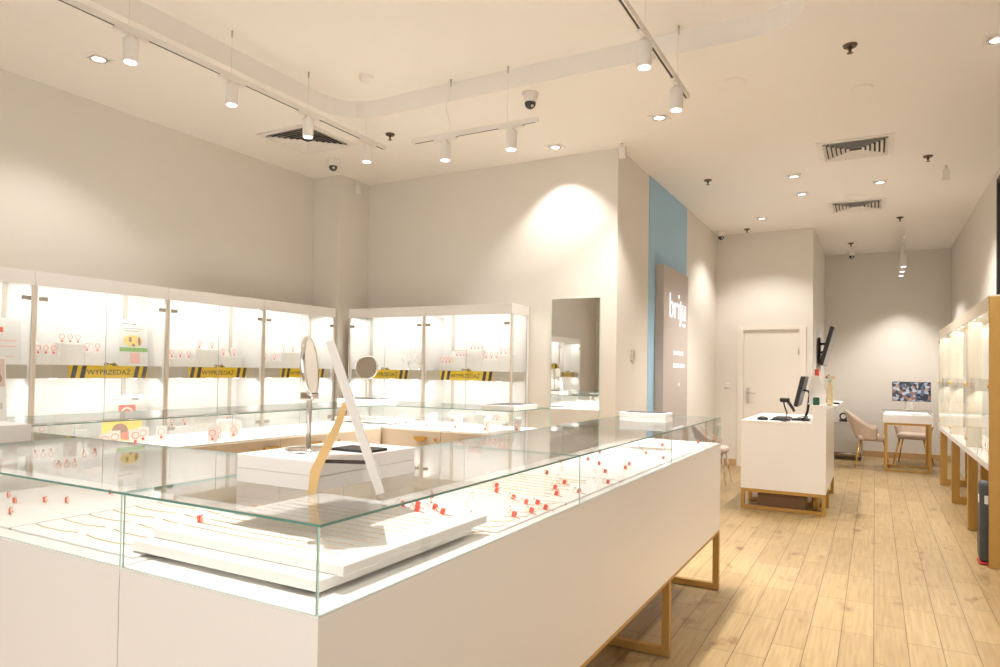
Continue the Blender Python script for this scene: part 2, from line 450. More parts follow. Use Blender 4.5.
def spot(x, y, z, tgt, e, ang=75):
    o = light('spot_beam', 'SPOT', (x, y, z), e, WARM, spot_size=math.radians(ang), spot_blend=.6, shadow_soft_size=.035); aim(o, tgt); return o
for yy in (.93, 2.37, 3.11, 3.84, 4.54): spot(-3.76, yy, ZT-.03-.20, (-3.76, yy, 0), 95)
for yy in (1.15, 3.55, 4.25): spot(-1.115, yy, 3.195-.20, (-1.115, yy, 0), 98)
for xx in (-2.91, -2.335): spot(xx, 4.36, 3.135-.20, (xx, 4.36, 0), 110)

# far hanging track with a spot
tf = thing('track_light', 'small distant white lamp track seen end-on near the rear wall', 'track light', (.36, 12.0, 3.30), PI/2, 'ceiling track lights')
m = MB(); m.box(-.9, .9, -.017, .017, 0, .032, LAMPW); m.build('rail', tf)
for sx in (-.45, .1, .6):
    m = MB(); m.cyl((sx, 0, 0), (sx, 0, -.16), .008, .008, LAMPW, 8); m.lathe([(.036, -.34), (.041, -.33), (.041, -.17), (.03, -.16)], LAMPW, (sx, 0, 0)); h = m.build('spotlight', tf)
    m = MB(); m.cyl((sx, 0, -.338), (sx, 0, -.343), .034, .034, LENS, 16); m.build('lens', h)
for x in (-.8, .8):
    m = MB(); m.tube([(x, 0, .03), (x, 0, ZC-3.30)], .002, STEEL, 6); m.build('wire', tf)
spot(.36, 12.6, 2.945, (.36, 12.6, 0), 27, 90)
for yy in (11.55, 12.1): spot(.36, yy, 2.945, (.30, yy, 0), 38, 120)

# air vents
def make_vent(label, n=7):
    t = thing('air_vent', label, 'air vent', group='square ceiling air vents')
    h = .31
    m = MB()
    for s in (-1, 1):
        m.box(min(s*h, s*(h-.05)), max(s*h, s*(h-.05)), -h, h, -.012, 0, LAMPW)
        m.box(-h+.05, h-.05, min(s*h, s*(h-.05)), max(s*h, s*(h-.05)), -.012, 0, LAMPW)
    m.build('frame', t)
    m = MB(); m.box(-h+.05, h-.05, -h+.05, h-.05, -.002, -.0005, VOID); m.build('dark_backing', t)  # thin dark plate standing in for the shade inside the vent
    m = MB(); s0 = h-.05; st = s0/n
    for k in range(n):
        o = s0-k*st; i = o-st*.62
        zo, zi = -.024, -.003
        P = [(o, o), (-o, o), (-o, -o), (o, -o)]; Q = [(i, i), (-i, i), (-i, -i), (i, -i)]
        for q in range(4):
            a, b_ = P[q], P[(q+1) % 4]; c, d_ = Q[(q+1) % 4], Q[q]
            if k < n-1: m.quad([(*a, zo), (*b_, zo), (*c, zi), (*d_, zi)], LAMPW)
    m.build('louvre', t, fix=False)
    return t
v = make_vent('square louvred air vent in the left ceiling corner behind a lamp spot'); v.location = (-4.56, 4.56, ZC)
v2 = dup(v, (-.165, 7.0, ZC), label='larger looking air vent in the aisle ceiling, nearer of the two')
v3 = dup(v, (-.20, 9.38, ZC), label='smaller looking air vent in the aisle ceiling, farther of the two')

def make_sprinkler():
    t = thing('fire_sprinkler', '', 'sprinkler', group='ceiling fire sprinklers')
    m = MB(); m.lathe([(.038, -.012), (.042, -.004), (.042, 0)], BRONZE, n=18); m.build('cover_plate', t)
    m = MB(); m.cyl((0, 0, -.01), (0, 0, -.04), .010, .008, BRONZE, 10)
    m.cyl((.012, 0, -.012), (.004, 0, -.05), .002, .002, BRONZE, 6); m.cyl((-.012, 0, -.012), (-.004, 0, -.05), .002, .002, BRONZE, 6)
    m.cyl((0, 0, -.05), (0, 0, -.053), .018, .018, BRONZE, 12); m.build('head', t)
    return t
sp = make_sprinkler()
for k, (x, y, lab) in enumerate([(-3.79, 4.79, 'dark sprinkler head between the long lamp track and the two-lamp track'), (-.146, 4.785, 'dark sprinkler head alone on the bare ceiling nearest the viewer'),
        (.432, 7.54, 'dark sprinkler head right of the nearer air vent'), (-1.586, 7.47, 'dark sprinkler head above the blue wall panel'),
        (.28, 10.30, 'small sprinkler head right of the farther air vent'), (-1.62, 10.25, 'small sprinkler head close above the door wall'), (-.34, 12.0, 'small sprinkler head before the rear wall camera')]):
    o = sp if k == 0 else dup(sp, (x, y, ZC)); o.location = (x, y, ZC); o['label'] = lab

def make_camera(label, d):
    t = thing('security_camera', label, 'security camera', group='ceiling security cameras')
    m = MB(); m.lathe([(.040, -.075), (.052, -.03), (.062, -.012), (.062, 0)], LAMPW, n=24); m.build('mount', t)
    m = MB(); m.sphere((0, 0, -.078), .042, DARKG, n=20); b_ = m.build('ball', t)
    dv = Vector(d).normalized(); c = Vector((0, 0, -.08))
    m = MB(); m.cyl(c+dv*.03, c+dv*.046, .024, .02, BLACK, 16); m.cyl(c+dv*.046, c+dv*.048, .012, .012, STEEL, 12); m.build('lens', b_)
    return t
make_camera('dome camera in the left ceiling corner over the wall cabinets', (.9, -.8, -.5)).location = (-4.76, 5.12, ZC)
make_camera('large white dome camera right of the two-lamp track', (.6, -.5, -.6)).location = (-2.28, 4.55, ZC)
make_camera('small dome camera in the ceiling corner over the door wall', (.5, -.8, -.4)).location = (-1.99, 10.3, ZC)
make_camera('small dome camera before the rear wall', (.2, -.8, -.4)).location = (-.35, 12.85, ZC)

m = MB(); m.lathe([(.03, -.034), (.05, -.028), (.056, -.012), (.058, 0)], LAMPW, n=24); tag(one(m.build('smoke_detector'), (-3.42, 4.02, ZR)), 'round white smoke detector inside the ceiling recess', 'smoke detector')
m = MB(); m.lathe([(.05, -.034), (.06, -.028), (.066, -.012), (.068, 0)], LAMPW, n=24); tag(one(m.build('smoke_detector'), (-1.36, 3.55, ZR)), 'white smoke detector cut by the top edge of the photo', 'smoke detector')
for x, y, r, lab in ((-.09, 5.545, .075, 'faint white cover disc below the nearest sprinkler'), (-.91, 5.05, .10, 'large flush white disc in the ceiling right of the two spots'), (-.21, 8.92, .11, 'flush round ceiling speaker touching the farther air vent'), (-3.43, 5.10, .05, 'tiny white disc above the back wall, left of the two-lamp track')):
    m = MB(); m.lathe([(r*.9, -.008), (r, -.004), (r, 0)], CEIL, n=28); m.torus((0, 0, -.006), r*.86, .003, LAMPW, n=28)
    tag(one(m.build('ceiling_disc'), (x, y, ZC)), lab, 'ceiling cover', 'flush ceiling discs')
def make_sensor(label):
    t = thing('motion_sensor', label, 'sensor', group='white motion sensors')
    m = MB(); m.cyl((0, 0, 0), (0, 0, -.03), .012, .012, LAMPW, 10); m.build('mount', t)
    m = MB(); m.rbox(-.03, .03, -.022, .022, -.14, -.03, LAMPW, r=.012, M=Matrix.Rotation(.25, 4, 'X')); m.build('body', t)
    return t
make_sensor('white motion sensor at the outer corner of the back wall').location = (-2.03, 5.93, ZC)
make_sensor('white motion sensor hanging near the right wall').location = (.61, 7.97, ZC)
s_ = make_sensor('pale motion sensor high on the corner pillar'); s_.location = (-5.0, 5.75, 3.40)

# ================================================================ WALL ITEMS
t = thing('wall_mirror', 'tall frameless wall mirror on the back wall', 'mirror', (-2.505, YB, 0))
m = MB(); m.box(-.245, .245, -.012, -.001, .35, 2.05, MIRROR); m.build('glass', t)
m = MB(); m.box(-.248, -.245, -.0125, -.001, .347, 2.053, GEDGE); m.box(.245, .248, -.0125, -.001, .347, 2.053, GEDGE); m.box(-.245, .245, -.0125, -.001, .347, .35, GEDGE); m.box(-.245, .245, -.0125, -.001, 2.05, 2.053, GEDGE); m.build('edge', t)
HINGEM_ = mat('grey_beige_plastic', (.42, .38, .33), .5)
t = thing('thermostat_switch', 'small grey thermostat on the wall beside the blue panel', 'thermostat', (XS, 6.51, 1.52))
m = MB(); m.rbox(.0005, .022, -.04, .04, -.055, .055, mat('pale_grey_plastic', (.52, .48, .43), .5), r=.006); m.build('body', t)
m = MB(); m.box(.022, .024, -.025, .025, -.01, .03, HINGEM_); m.build('display', t)
t = thing('wall_socket', 'white wall switch between the sign and the door', 'switch', (-1.93, YD, 1.18))
m = MB(); m.rbox(-.042, .042, -.010, -.0005, -.042, .042, LAMPW, r=.004); m.build('plate', t)
m = MB(); m.rbox(-.028, .028, -.016, -.010, -.028, .028, LAMPW, r=.003); m.build('rocker', t)

# grey lightbox sign
t = thing('shop_sign', 'tall taupe lightbox sign with glowing white letters on the blue wall', 'sign', (XS+.006, 0, 0))
m = MB(); m.rbox(.0005, .095, 7.28, 8.36, .02, 2.53, SIGNG, r=.004); m.build('panel', t)
RY = Matrix(((0, 0, 1, 0), (1, 0, 0, 0), (0, 1, 0, 0), (0, 0, 0, 1)))     # text plane: x -> +Y, y -> +Z, normal +X
def sx_text(name, body, size, y, z, sx=1., sp=1.):
    return text_obj(name, body, size, LETTER, t, Matrix.Translation((.0975, y, z)) @ RY, .002, sx, sp)
sx_text('lettering', 'br\u0131ju'.replace('j', '\u0237'), .395, 7.87, 2.095, 1.05)
m = MB(); m.cyl((.0955, 7.91, 2.235), (.1, 7.91, 2.235), .026, .026, LETTER, 16); m.build('lettering_dot', t)
for k, (z, y0, n) in enumerate(((1.583, 7.71, 7), (1.438, 7.70, 8), (1.915, 8.08, 4))):
    m = MB()
    for q in range(n):
        hh = .022 if k < 2 else .016; ww = .05 if k < 2 else .03; yy = y0+q*ww*1.28
        m.box(.0955, .0975, yy, yy+.010, z-hh, z+hh, LETTER)
        if q % 3 != 1: m.box(.0955, .0975, yy, yy+ww, z+hh-.010, z+hh, LETTER)
        if q % 2: m.box(.0955, .0975, yy+ww-.010, yy+ww, z-hh, z+hh, LETTER)
        else: m.box(.0955, .0975, yy, yy+ww, z-hh, z-hh+.010, LETTER)
    m.build('lettering', t)
m = MB(); m.cyl((.0955, 7.95, 1.22), (.0975, 7.95, 1.22), .018, .018, LETTER, 14); m.build('lettering_dot', t)

# ================================================================ ISLAND COUNTERS
ZB0, ZB1, ZG = .375, .915, 1.075
GT = .005
def leg_frame(x0, x1, y, parent, axis='x', b=.036, top=ZB0-.02):
    m = MB()
    def bx(u0, u1, z0, z1):
        if axis == 'x': m.box(u0, u1, y-b/2, y+b/2, z0, z1, GOLD)
        else: m.box(y-b/2, y+b/2, u0, u1, z0, z1, GOLD)
    bx(x0, x0+b, .004, top); bx(x1-b, x1, .004, top); bx(x0+b, x1-b, .004, .004+b)
    return m.build('leg_frame', parent)

def half_moon(w=.055):
    m = MB(); pts = [(w*math.cos(a), w*.62*math.sin(a)) for a in [PI+PI*k/14 for k in range(15)]]
    m.prism(pts, 0, .018, GOLDS); return m

def counter(label, x0, x1, y0, y1, joints, axis, open_sides, legs, name='glass_display_counter', inner0=-9., clip=0.):
    """open_sides: glass sides out of 'x0','x1','y0','y1'"""
    t = thing(name, label, 'display counter', (0, 0, 0), 0, 'glass topped island counters')
    m = MB(); m.box(x0, x1, y0, y1, ZB0, ZB1-.004, WHITE)
    m.build('cabinet', t)
    m = MB(); m.box(x0+.002, x1-.002, y0+.002, y1-.002, ZB1-.004, ZB1, DECKW); m.build('deck', t)
    m = MB(); z0 = ZB0-.02
    m.box(x0+.004, x1-.004, y0+.004, y1-.004, z0, ZB0, GOLD); m.build('base_rail', t)
    lo, hi = (y0, y1) if axis == 'y' else (x0, x1)
    cuts = [lo]+joints+[hi]
    for a, b_ in zip(cuts[:-1], cuts[1:]):
        m = MB()
        if axis == 'y': m.pane(x0, x1, a+.0006, b_-.0006, ZG-GT, ZG, TEDGE)
        else: m.pane(a+.0006, b_-.0006, y0, y1, ZG-GT, ZG, TEDGE)
        m.build('glass_top', t)
    for s in open_sides:
        if (s[0] == 'x') == (axis == 'y'):
            for a, b_ in zip(cuts[:-1], cuts[1:]):
                m = MB()
                if s == 'x0': m.pane(x0, x0+.004, max(a, inner0)+.0006, b_-.0006, ZB1, ZG-GT)
                if s == 'x1': m.pane(x1-.004, x1, a+.0006, b_-.0006, ZB1, ZG-GT)
                if s == 'y0': m.pane(a+.0006, b_-.0006, y0, y0+.004, ZB1, ZG-GT)
                if s == 'y1': m.pane(a+.0006, min(b_, x1-clip)-.0006, y1-.004, y1, ZB1, ZG-GT)
                m.build('glass_side', t)
        else:
            m = MB()
            if s == 'x0': m.pane(x0, x0+.004, y0+.007, y1-.007, ZB1, ZG-GT)
            if s == 'x1': m.pane(x1-.004, x1, y0+.007, y1-.007, ZB1, ZG-GT)
            if s == 'y0': m.pane(x0+.007, x1-.007, y0, y0+.004, ZB1, ZG-GT)
            if s == 'y1': m.pane(x0+.007, x1-.007, y1-.004, y1, ZB1, ZG-GT)
            m.build('glass_end', t)
    for L in legs: leg_frame(L[0], L[1], L[2], t, L[3])
    return t

CX0, CX1, CY0, CY1 = -1.42, -.85, .90, 4.445
c_right = counter('long white glass topped counter on gold legs running from the near corner into the room', CX0, CX1, CY0, CY1, [2.105, 3.26], 'y', ['x1', 'y0', 'y1', 'x0'],
                  [(CX0+.02, CX1, 4.425, 'x'), (CX0+.02, CX1, 3.262, 'x'), (CX0+.02, CX1, 2.10, 'x'), (CX0+.02, CX1, .95, 'x')], inner0=1.60)
c_front = counter('white glass topped counter along the bottom left of the photo', -3.87, CX0-.003, CY0, 1.495, [-2.60], 'x', ['y0', 'y1'],
                  [(CY0, 1.495, -1.50, 'y'), (CY0, 1.495, -2.62, 'y'), (CY0, 1.495, -3.8, 'y')], clip=.10)
c_left = counter('white glass topped counter standing before the left wall cabinets', -3.87, -3.262, 1.50, 4.085, [1.83, 2.72, 3.42], 'y', ['x0', 'x1'],
                 [(-3.86, -3.27, 1.6, 'x'), (-3.86, -3.27, 2.8, 'x'), (-3.86, -3.27, 4.0, 'x')])
c_back = counter('white glass topped counter standing before the back wall cabinets', -3.87, -2.15, 4.09, 4.70, [-3.262, -2.72], 'x', ['y0', 'y1', 'x1'],
                 [(4.1, 4.69, -3.8, 'y'), (4.1, 4.69, -2.2, 'y')])
# seam of the corner unit
# drawers in the inner faces
def drawers(t, axis, pos, spans, s):
    for a, b_, hx, lk in spans:
        m = MB()
        if axis == 'x': m.rbox(min(pos, pos+s*.018), max(pos, pos+s*.018), a+.003, b_-.003, .745, .905, CREAM, r=.002)
        else: m.rbox(a+.003, b_-.003, min(pos, pos+s*.018), max(pos, pos+s*.018), .745, .905, CREAM, r=.002)
        d = m.build('drawer', t)
        h = half_moon().build('handle', d)
        k = MB(); k.cyl((0, 0, 0), (0, 0, .008), .013, .013, GOLDS, 12); k = k.build('lock', d)
        for o, u, z in ((h, hx, .862), (k, lk, .845)):
            if axis == 'x': o.matrix_local = Matrix.Translation((pos+s*.018, u, z)) @ Matrix(((0, 0, 1, 0), (1, 0, 0, 0), (0, 1, 0, 0), (0, 0, 0, 1)))
            else: o.matrix_local = Matrix.Translation((u, pos+s*.018, z)) @ Matrix(((1, 0, 0, 0), (0, 0, -1, 0), (0, 1, 0, 0), (0, 0, 0, 1)))
        for (z0, z1) in ((.39, .56), (.565, .74)):
            m = MB()
            if axis == 'x': m.rbox(min(pos, pos+s*.018), max(pos, pos+s*.018), a+.003, b_-.003, z0, z1, CREAM, r=.002)
            else: m.rbox(a+.003, b_-.003, min(pos, pos+s*.018), max(pos, pos+s*.018), z0, z1, CREAM, r=.002)
            m.build('drawer', t)
drawers(c_left, 'x', -3.262, [(1.52, 2.31, 1.9, 1.75), (2.31, 3.07, 2.99, 2.86), (3.07, 4.06, 3.36, 3.6)], 1)
drawers(c_back, 'y', 4.09, [(-3.255, -2.72, -2.89, -2.76), (-2.72, -2.16, -2.5, -2.3)], -1)

# ---- pads and jewellery inside the counters
SEAMM = mat('grey_pad_seam', (.40, .38, .37), .6)
PADG = 'white display pads in the long counter'
pads = [(1.60, 2.055), (2.065, 2.605), (2.615, 3.185), (3.195, 3.735), (3.745, 4.30)]
padlab = ['first', 'second', 'third', 'fourth', 'fifth']
for k, (a, b_) in enumerate(pads):
    m = MB(); m.rbox(CX0+.02, CX1-.03, a, b_, ZB1+.0005, ZB1+.0065, PADW, r=.002)
    pad = m.build('display_pad'); g = MB(); g.box(CX0+.02, CX1-.03, b_+.0005, b_+.0085, ZB1+.0005, ZB1+.005, SEAMM); g.build('seam', pad)
    tag(pad, f'white jewellery pad in the long counter, {padlab[k]} beyond the raised corner tray', 'display pad', PADG)
for k, (a, b_) in enumerate([(-1.97, -1.455), (-2.53, -1.98), (-3.08, -2.54), (-3.64, -3.09)]):
    m = MB(); m.rbox(a, b_, .95, 1.46, ZB1+.0005, ZB1+.0065, PADW, r=.004)
    pad = m.build('display_pad'); g = MB(); g.box(a-.0085, a-.0005, .95, 1.46, ZB1+.0005, ZB1+.005, SEAMM); g.build('seam', pad)
    tag(pad, ['white jewellery pad beside the raised corner tray in the front counter', 'white jewellery pad second to the left of the raised corner tray', 'white jewellery pad third to the left of the raised corner tray', 'white jewellery pad farthest left in the front counter'][k], 'display pad', 'white display pads in the front counter')
ZP = ZB1+.007
# raised corner tray
t = thing('display_riser', 'raised white two-step jewellery tray in the near corner of the glass counter', 'display stand', (0, 0, 0))
m = MB()
for x in (-1.42, -.985):
    for y in (1.0, 1.50): m.box(x-.045, x+.045, y-.02, y+.02, ZB1+.007, .925, DARKG); m.cyl((x-.055, y, .922), (x+.055, y, .922), .003, .003, STEEL, 8)
m.build('feet', t)
m = MB(); m.rbox(-1.488, -.917, .971, 1.53, .925, .948, DECKW, r=.002); m.build('lower_board', t)
m = MB(); m.rbox(-1.472, -.893, 1.012, 1.565, .9483, .970, PADW, r=.003); m.build('upper_board', t)
ZU = .9705



def make_ring(tagged):
    t = thing('ring', '', 'ring')
    R = .008
    m = MB(); m.torus((0, 0, R+.0012), R, .0011, CHAIN, Matrix.Rotation(PI/2, 4, 'X'), 16, 6); m.build('band', t)
    m = MB(); m.sphere((0, 0, 2*R+.003), .003, CHROME, n=8); m.build('stone', t)
    if tagged:
        m = MB(); m.box(-.0055, .0055, -.004, .004, .005, .020, RED, Matrix.Translation((.010, 0, -.002)) @ Matrix.Rotation(.35, 4, 'Y'))
        m.tube([(.012, 0, .008), (.020, -.003, .003), (.040, -.010, .0012)], .0011, REDP, 6); m.build('price_tag', t)
    return t
ring_t = None; ring_p = None
def put_ring(x, y, z, a, tagged, label, group):
    global ring_t, ring_p
    src = ring_t if tagged else ring_p
    if src is None:
        o = make_ring(tagged)
        if tagged: ring_t = o
        else: ring_p = o
        o.location = (x, y, z); o.rotation_euler = (0, 0, a)
    else: o = dup(src, (x, y, z), a)
    o['label'] = label; o['group'] = group
    return o
def put_chain(pts, z, label, group, r=.0014):
    m = MB(); m.tube([(x, y, z+r) for x, y in pts], r, CHAIN, 6); return tag(m.build('necklace'), label, 'necklace', group)

# tagged rings seen in the photograph on the pads of the long counter: pixel-measured places on the deck
TG = 'gold rings with red price tags on the long counter pads'
tl_ = 'gold ring with a red price tag lying on a white pad of the long counter'
for x, y in [(-1.222, 2.188), (-1.061, 2.011), (-.989, 1.956), (-.956, 1.978), (-.917, 1.854), (-.935, 1.774), (-1.20, 2.585), (-1.026, 2.269), (-1.043, 2.391), (-.923, 2.239), (-1.119, 2.985),
             (-1.01, 2.757), (-.975, 2.928), (-.905, 2.487), (-.93, 3.356), (-.954, 4.25), (-1.097, 3.943), (-.90, 1.91), (-.971, 2.155), (-1.17, 2.06+.03), (-1.3, 2.95), (-1.27, 3.4), (-1.06, 3.5), (-1.3, 1.9), (-1.22, 3.1), (-1.0, 3.05)]:
    put_ring(x, y, ZP, rnd.uniform(-.9, .5), True, tl_, TG)
PG = 'plain gold rings on the long counter pads'
pl_ = 'plain gold ring standing on a white pad of the long counter'
for k, (a, b_) in enumerate(pads):
    for i in range(6):
        for j in range(3):
            if (i*3+j+k) % 2: continue
            x = CX0+.08+i*.078+rnd.uniform(-.01, .01); y = a+.1+j*(b_-a-.2)/2+rnd.uniform(-.015, .015)
            put_ring(x, y, ZP, rnd.uniform(-.4, .4), False, pl_, PG)
for k in range(7):
    x = -.925+.006*(k % 2); y = 1.54+k*.075
    put_chain([(x-.03, y), (x, y+.01), (x+.022, y+.035), (x+.02, y+.06)], ZP, 'short gold chain along the outer edge of the long counter pads', 'short gold chains at the outer edge of the long counter')
for k in range(8):
    y = 2.12+k*.055
    put_chain([(-1.36, y), (-1.22, y+.012), (-1.05, y-.004), (-.97-.02*(k % 3), y+.008)], ZP, 'gold chain laid across the second white pad of the long counter', 'gold chains on the second pad')
# chains and tags on the raised corner tray
for k in range(11):
    y = 1.065+k*.036
    put_chain([(-1.44, y+.004), (-1.26, y-.004), (-1.08, y+.002), (-.955-.012*(k % 3), y+.001)], ZU, 'thin gold chain laid straight along the raised corner tray', 'straight gold chains on the raised corner tray', .001)
for x, y, a in ((-1.417, 1.10, 2.9), (-1.15, 1.52, .2), (-1.08, 1.49, .2), (-1.0, 1.49, .4), (-1.05, 1.535, -.2), (-1.11, 1.535, .1)):
    put_ring(x, y, ZU, a, True, 'gold ring with a red price tag on the raised corner tray', 'red tagged rings on the raised corner tray')
for x in (-1.22, -1.15, -1.08):
    pass
# bracelets and tagged rings on the front counter
for k in range(6):
    y = 1.0+k*.07
    for (a, b_) in ((-1.96, -1.77), (-1.73, -1.54)):
        put_chain([(a, y+.006), ((a+b_)/2-.04, y-.004), ((a+b_)/2+.04, y-.004), (b_, y+.008)], ZP, 'gold bracelet laid flat on the white pad left of the raised corner tray', 'gold bracelets beside the raised corner tray')
for x, y, a in ((-2.40, 1.15, 2.8), (-2.283, 1.114, 3.0), (-2.135, 1.03, 2.8), (-2.227, 1.17, 2.9), (-2.165, 1.20, 2.8), (-2.19, 1.355, 3.0), (-1.93, 1.40, 2.7), (-1.60, 1.435, 2.9), (-2.05, 1.40, 2.4)):
    put_ring(x, y, ZP, a, True, 'red tagged gold ring on the front counter pads left of the raised tray', 'red tagged rings on the front counter pads')

# cards with red tags inside left and back counters and wall cabinets
def make_card(label):
    t = thing('jewellery_card', label, 'jewellery card')
    m = MB(); m.box(-.028, .028, -.0015, .0015, 0, .085, PADW, Matrix.Rotation(-.18, 4, 'X')); m.box(-.024, .024, -.004, .03, .0, .003, PADW); m.build('card', t)
    m = MB(); m.torus((0, -.007, .052), .017, .0022, REDP, Matrix.Rotation(PI/2, 4, 'X'), 18, 5); m.build('red_loop', t)
    m = MB(); m.box(-.005, .007, -.008, -.0045, .012, .026, RED); m.build('price_tag', t)
    return t
card0 = None
def put_card(x, y, z, a, label, group):
    global card0
    if card0 is None:
        card0 = make_card(label); o = card0; o.location = (x, y, z); o.rotation_euler = (0, 0, a)
    else: o = dup(card0, (x, y, z), a)
    o['label'] = label; o['group'] = group
for k in range(16):
    put_card(-3.18+.95*((k*7) % 16)/15, 4.20+.12*(k % 4), ZB1+.0005, rnd.uniform(-.3, .3)-.3, 'small white earring card with a red loop inside the back counter', 'white earring cards in the back counter')
for k in range(13):
    put_card(-3.62+.10*(k % 4), 1.62+1.35*((k*5) % 13)/12, ZB1+.0005, PI/2+rnd.uniform(-.3, .3)-.6, 'small white earring card with a red loop inside the left counter', 'white earring cards in the left counter')
t = thing('display_riser', 'low white tray with a dark shadow gap in the far inner corner of the counters', 'display stand', (0, 0, 0))
m = MB(); m.box(-3.84, -3.29, 4.235, 4.45, ZB1+.0005, ZB1+.012, BLACKF); m.build('base', t)  # black slab standing in for the shadow gap under the board
m = MB(); m.rbox(-3.85, -3.27, 4.215, 4.47, ZB1+.012, ZB1+.035, DECKW, r=.003); m.build('board', t)

# ---- stacked white trays standing on the glass
def make_tray(w, d, h, insert):
    t = thing('jewellery_tray', '', 'tray', group='white jewellery trays on the glass counters')
    m = MB(); m.rbox(-w/2, w/2, -d/2, d/2, 0, h, WHITE, r=.002); m.build('box', t)
    if insert:
        m = MB(); m.rbox(-w/2+.022, w/2-.022, -d/2+.022, d/2-.022, h-.001, h+.003, BLACKF, r=.001); m.build('insert', t)
    return t
GTZ = ZG+.0005
a = make_tray(.262, .36, .033, False); a.location = (-1.208, 1.312, GTZ); a['label'] = 'lower white tray of the stack under the tall round mirror'
a = make_tray(.262, .36, .033, False); a.location = (-1.208, 1.312, GTZ+.0335); a['label'] = 'upper white tray of the stack under the tall round mirror'
TOPT = GTZ+.067
t = thing('display_tray', 'narrow black pad lying on the white tray stack behind the leaning mirror', 'pad', (-1.142, 1.345, TOPT+.0002))
m = MB(); m.rbox(-.057, .057, -.036, .036, 0, .005, BLACKF, r=.002); m.build('base', t)
m = MB()
for s in (-1, 1): m.box(s*.058-.0015, s*.058+.0015, -.036, .036, .0, .006, BLACK); m.box(-.056, .056, s*.037-.0015, s*.037+.0015, 0, .006, BLACK)
m.build('rim', t)
a = make_tray(.265, .15, .022, False); a.location = (-1.145, 3.82, GTZ); a['label'] = 'lower white tray of the stack near the far end of the long counter'
a = make_tray(.265, .15, .026, True); a.location = (-1.145, 3.82, GTZ+.0225); a['label'] = 'upper white tray with black lining near the far end of the long counter'
a = make_tray(.265, .36, .034, True); a.location = (-2.285, 4.30, GTZ); a['label'] = 'single white tray with dark lining on the right end of the back counter'
a = make_tray(.36, .30, .034, True); a.location = (-3.56, 4.27, GTZ); a['label'] = 'white tray under the small round mirror in the far counter corner'
a = make_tray(.40, .20, .056, False); a.location = (-2.85, 1.237, GTZ); a['label'] = 'white box on the front counter cut by the left edge of the photo'

# round vanity mirrors
def vanity(label, loc, R, ph, face, base, foot=True):
    t = thing('vanity_mirror', label, 'mirror', loc, 0)
    m = MB(); m.lathe([(base, 0), (base, .006), (base*.9, .009), (.008, .012)], CHROME, n=32); m.build('base', t)
    m = MB(); m.cyl((0, 0, .008), (0, 0, ph), .0065, .0065, STEEL, 12); m.build('stem', t)
    M = Matrix.Translation((0, 0, ph+R*.98)) @ Vector(face).to_track_quat('Z', 'Y').to_matrix().to_4x4()
    m = MB()
    m.torus((0, 0, 0), R, .006, CHROME, None, 36, 8); bmesh.ops.transform(m.bm, matrix=M, verts=m.bm.verts[:]); m.build('rim', t)
    m = MB(); m.cyl((0, 0, -.004), (0, 0, .004), R-.003, R-.003, MIRROR, 36); bmesh.ops.transform(m.bm, matrix=M, verts=m.bm.verts[:]); m.build('mirror', t)
    m = MB(); m.rbox(-.022, .022, -.012, .012, ph-.012, ph+.008, CHROME, r=.004); m.build('joint', t)
    return t
vanity('tall round chrome mirror turned edge-on, standing on the white tray stack', (-1.236, 1.262, TOPT+.0003), .072, .138, (.85, .52, .10), .058)
vanity('small round mirror on a thin stem on the far counter corner', (-3.53, 4.22, GTZ+.0375), .092, .155, (.28, -1, .05), .06)

# leaning easel mirror on the near glass corner
def easel_mirror():
    t = thing('easel_mirror', 'white framed table mirror leaning back on a plywood strut, seen edge-on', 'mirror', (-.990, 1.242, GTZ), math.atan2(.66, .75))
    # local x: away from the strut, local y: along the board, away from the viewer
    def frame_at(o, d):
        n = Vector((d.z, 0, -d.x))
        return Matrix.Translation(o) @ Matrix(((n.x, 0, d.x, 0), (n.y, 1, d.y, 0), (n.z, 0, d.z, 0), (0, 0, 0, 1)))
    A = Vector((-.002, 0, .004)); B = Vector((-.117, 0, .335)); d = B-A; L = d.length; d.normalize(); n = Vector((d.z, 0, -d.x)); W = .09
    m = MB(); m.rbox(-.012, .006, -W, W, 0, L, WHITE, r=.002, M=frame_at(A, d)); m.build('frame', t)
    m = MB(); m.box(.0062, .008, -W+.015, W-.015, .015, L-.015, MIRROR, M=frame_at(A, d)); m.build('mirror', t)
    # tapering plywood strut with a kinked foot, drawn in the local xz plane
    RXS = Matrix(((1, 0, 0, 0), (0, 0, -1, 0), (0, 1, 0, 0), (0, 0, 0, 1)))
    P = A+d*(L*.60)-n*.013
    ctr = [(P.x, P.z, .006), (-.098, .150, .009), (-.128, .085, .011), (-.143, .052, .011), (-.150, .002, .008)]
    poly = [(x-w_, z) for x, z, w_ in ctr]+[(x+w_, z) for x, z, w_ in ctr[::-1]]
    m = MB(); m.prism(poly, .025, .060, PLY, RXS); m.build('strut', t)
    R0 = Vector((-.134, -.0425, .070)); R1 = A+d*(L*.20)-n*.012+Vector((0, -.0425, 0))
    m = MB(); m.cyl(R0, R1, .0042, .0042, STRIPE, 8); m.cyl(R0+Vector((0, 0, -.004)), R0+Vector((0, 0, .016)), .004, .004, STRIPE, 8); m.build('brace', t)
    return t
easel_mirror()
m = MB(); m.lathe([(.026, 0), (.028, .004), (.028, .10), (.022, .112), (.010, .116), (.010, .135), (.014, .137), (.014, .150)], PAPER, n=20)
tag(one(m.build('dispenser_bottle'), (-3.44, 4.24, GTZ+.0375)), 'small white pump bottle beside the small round mirror', 'bottle')

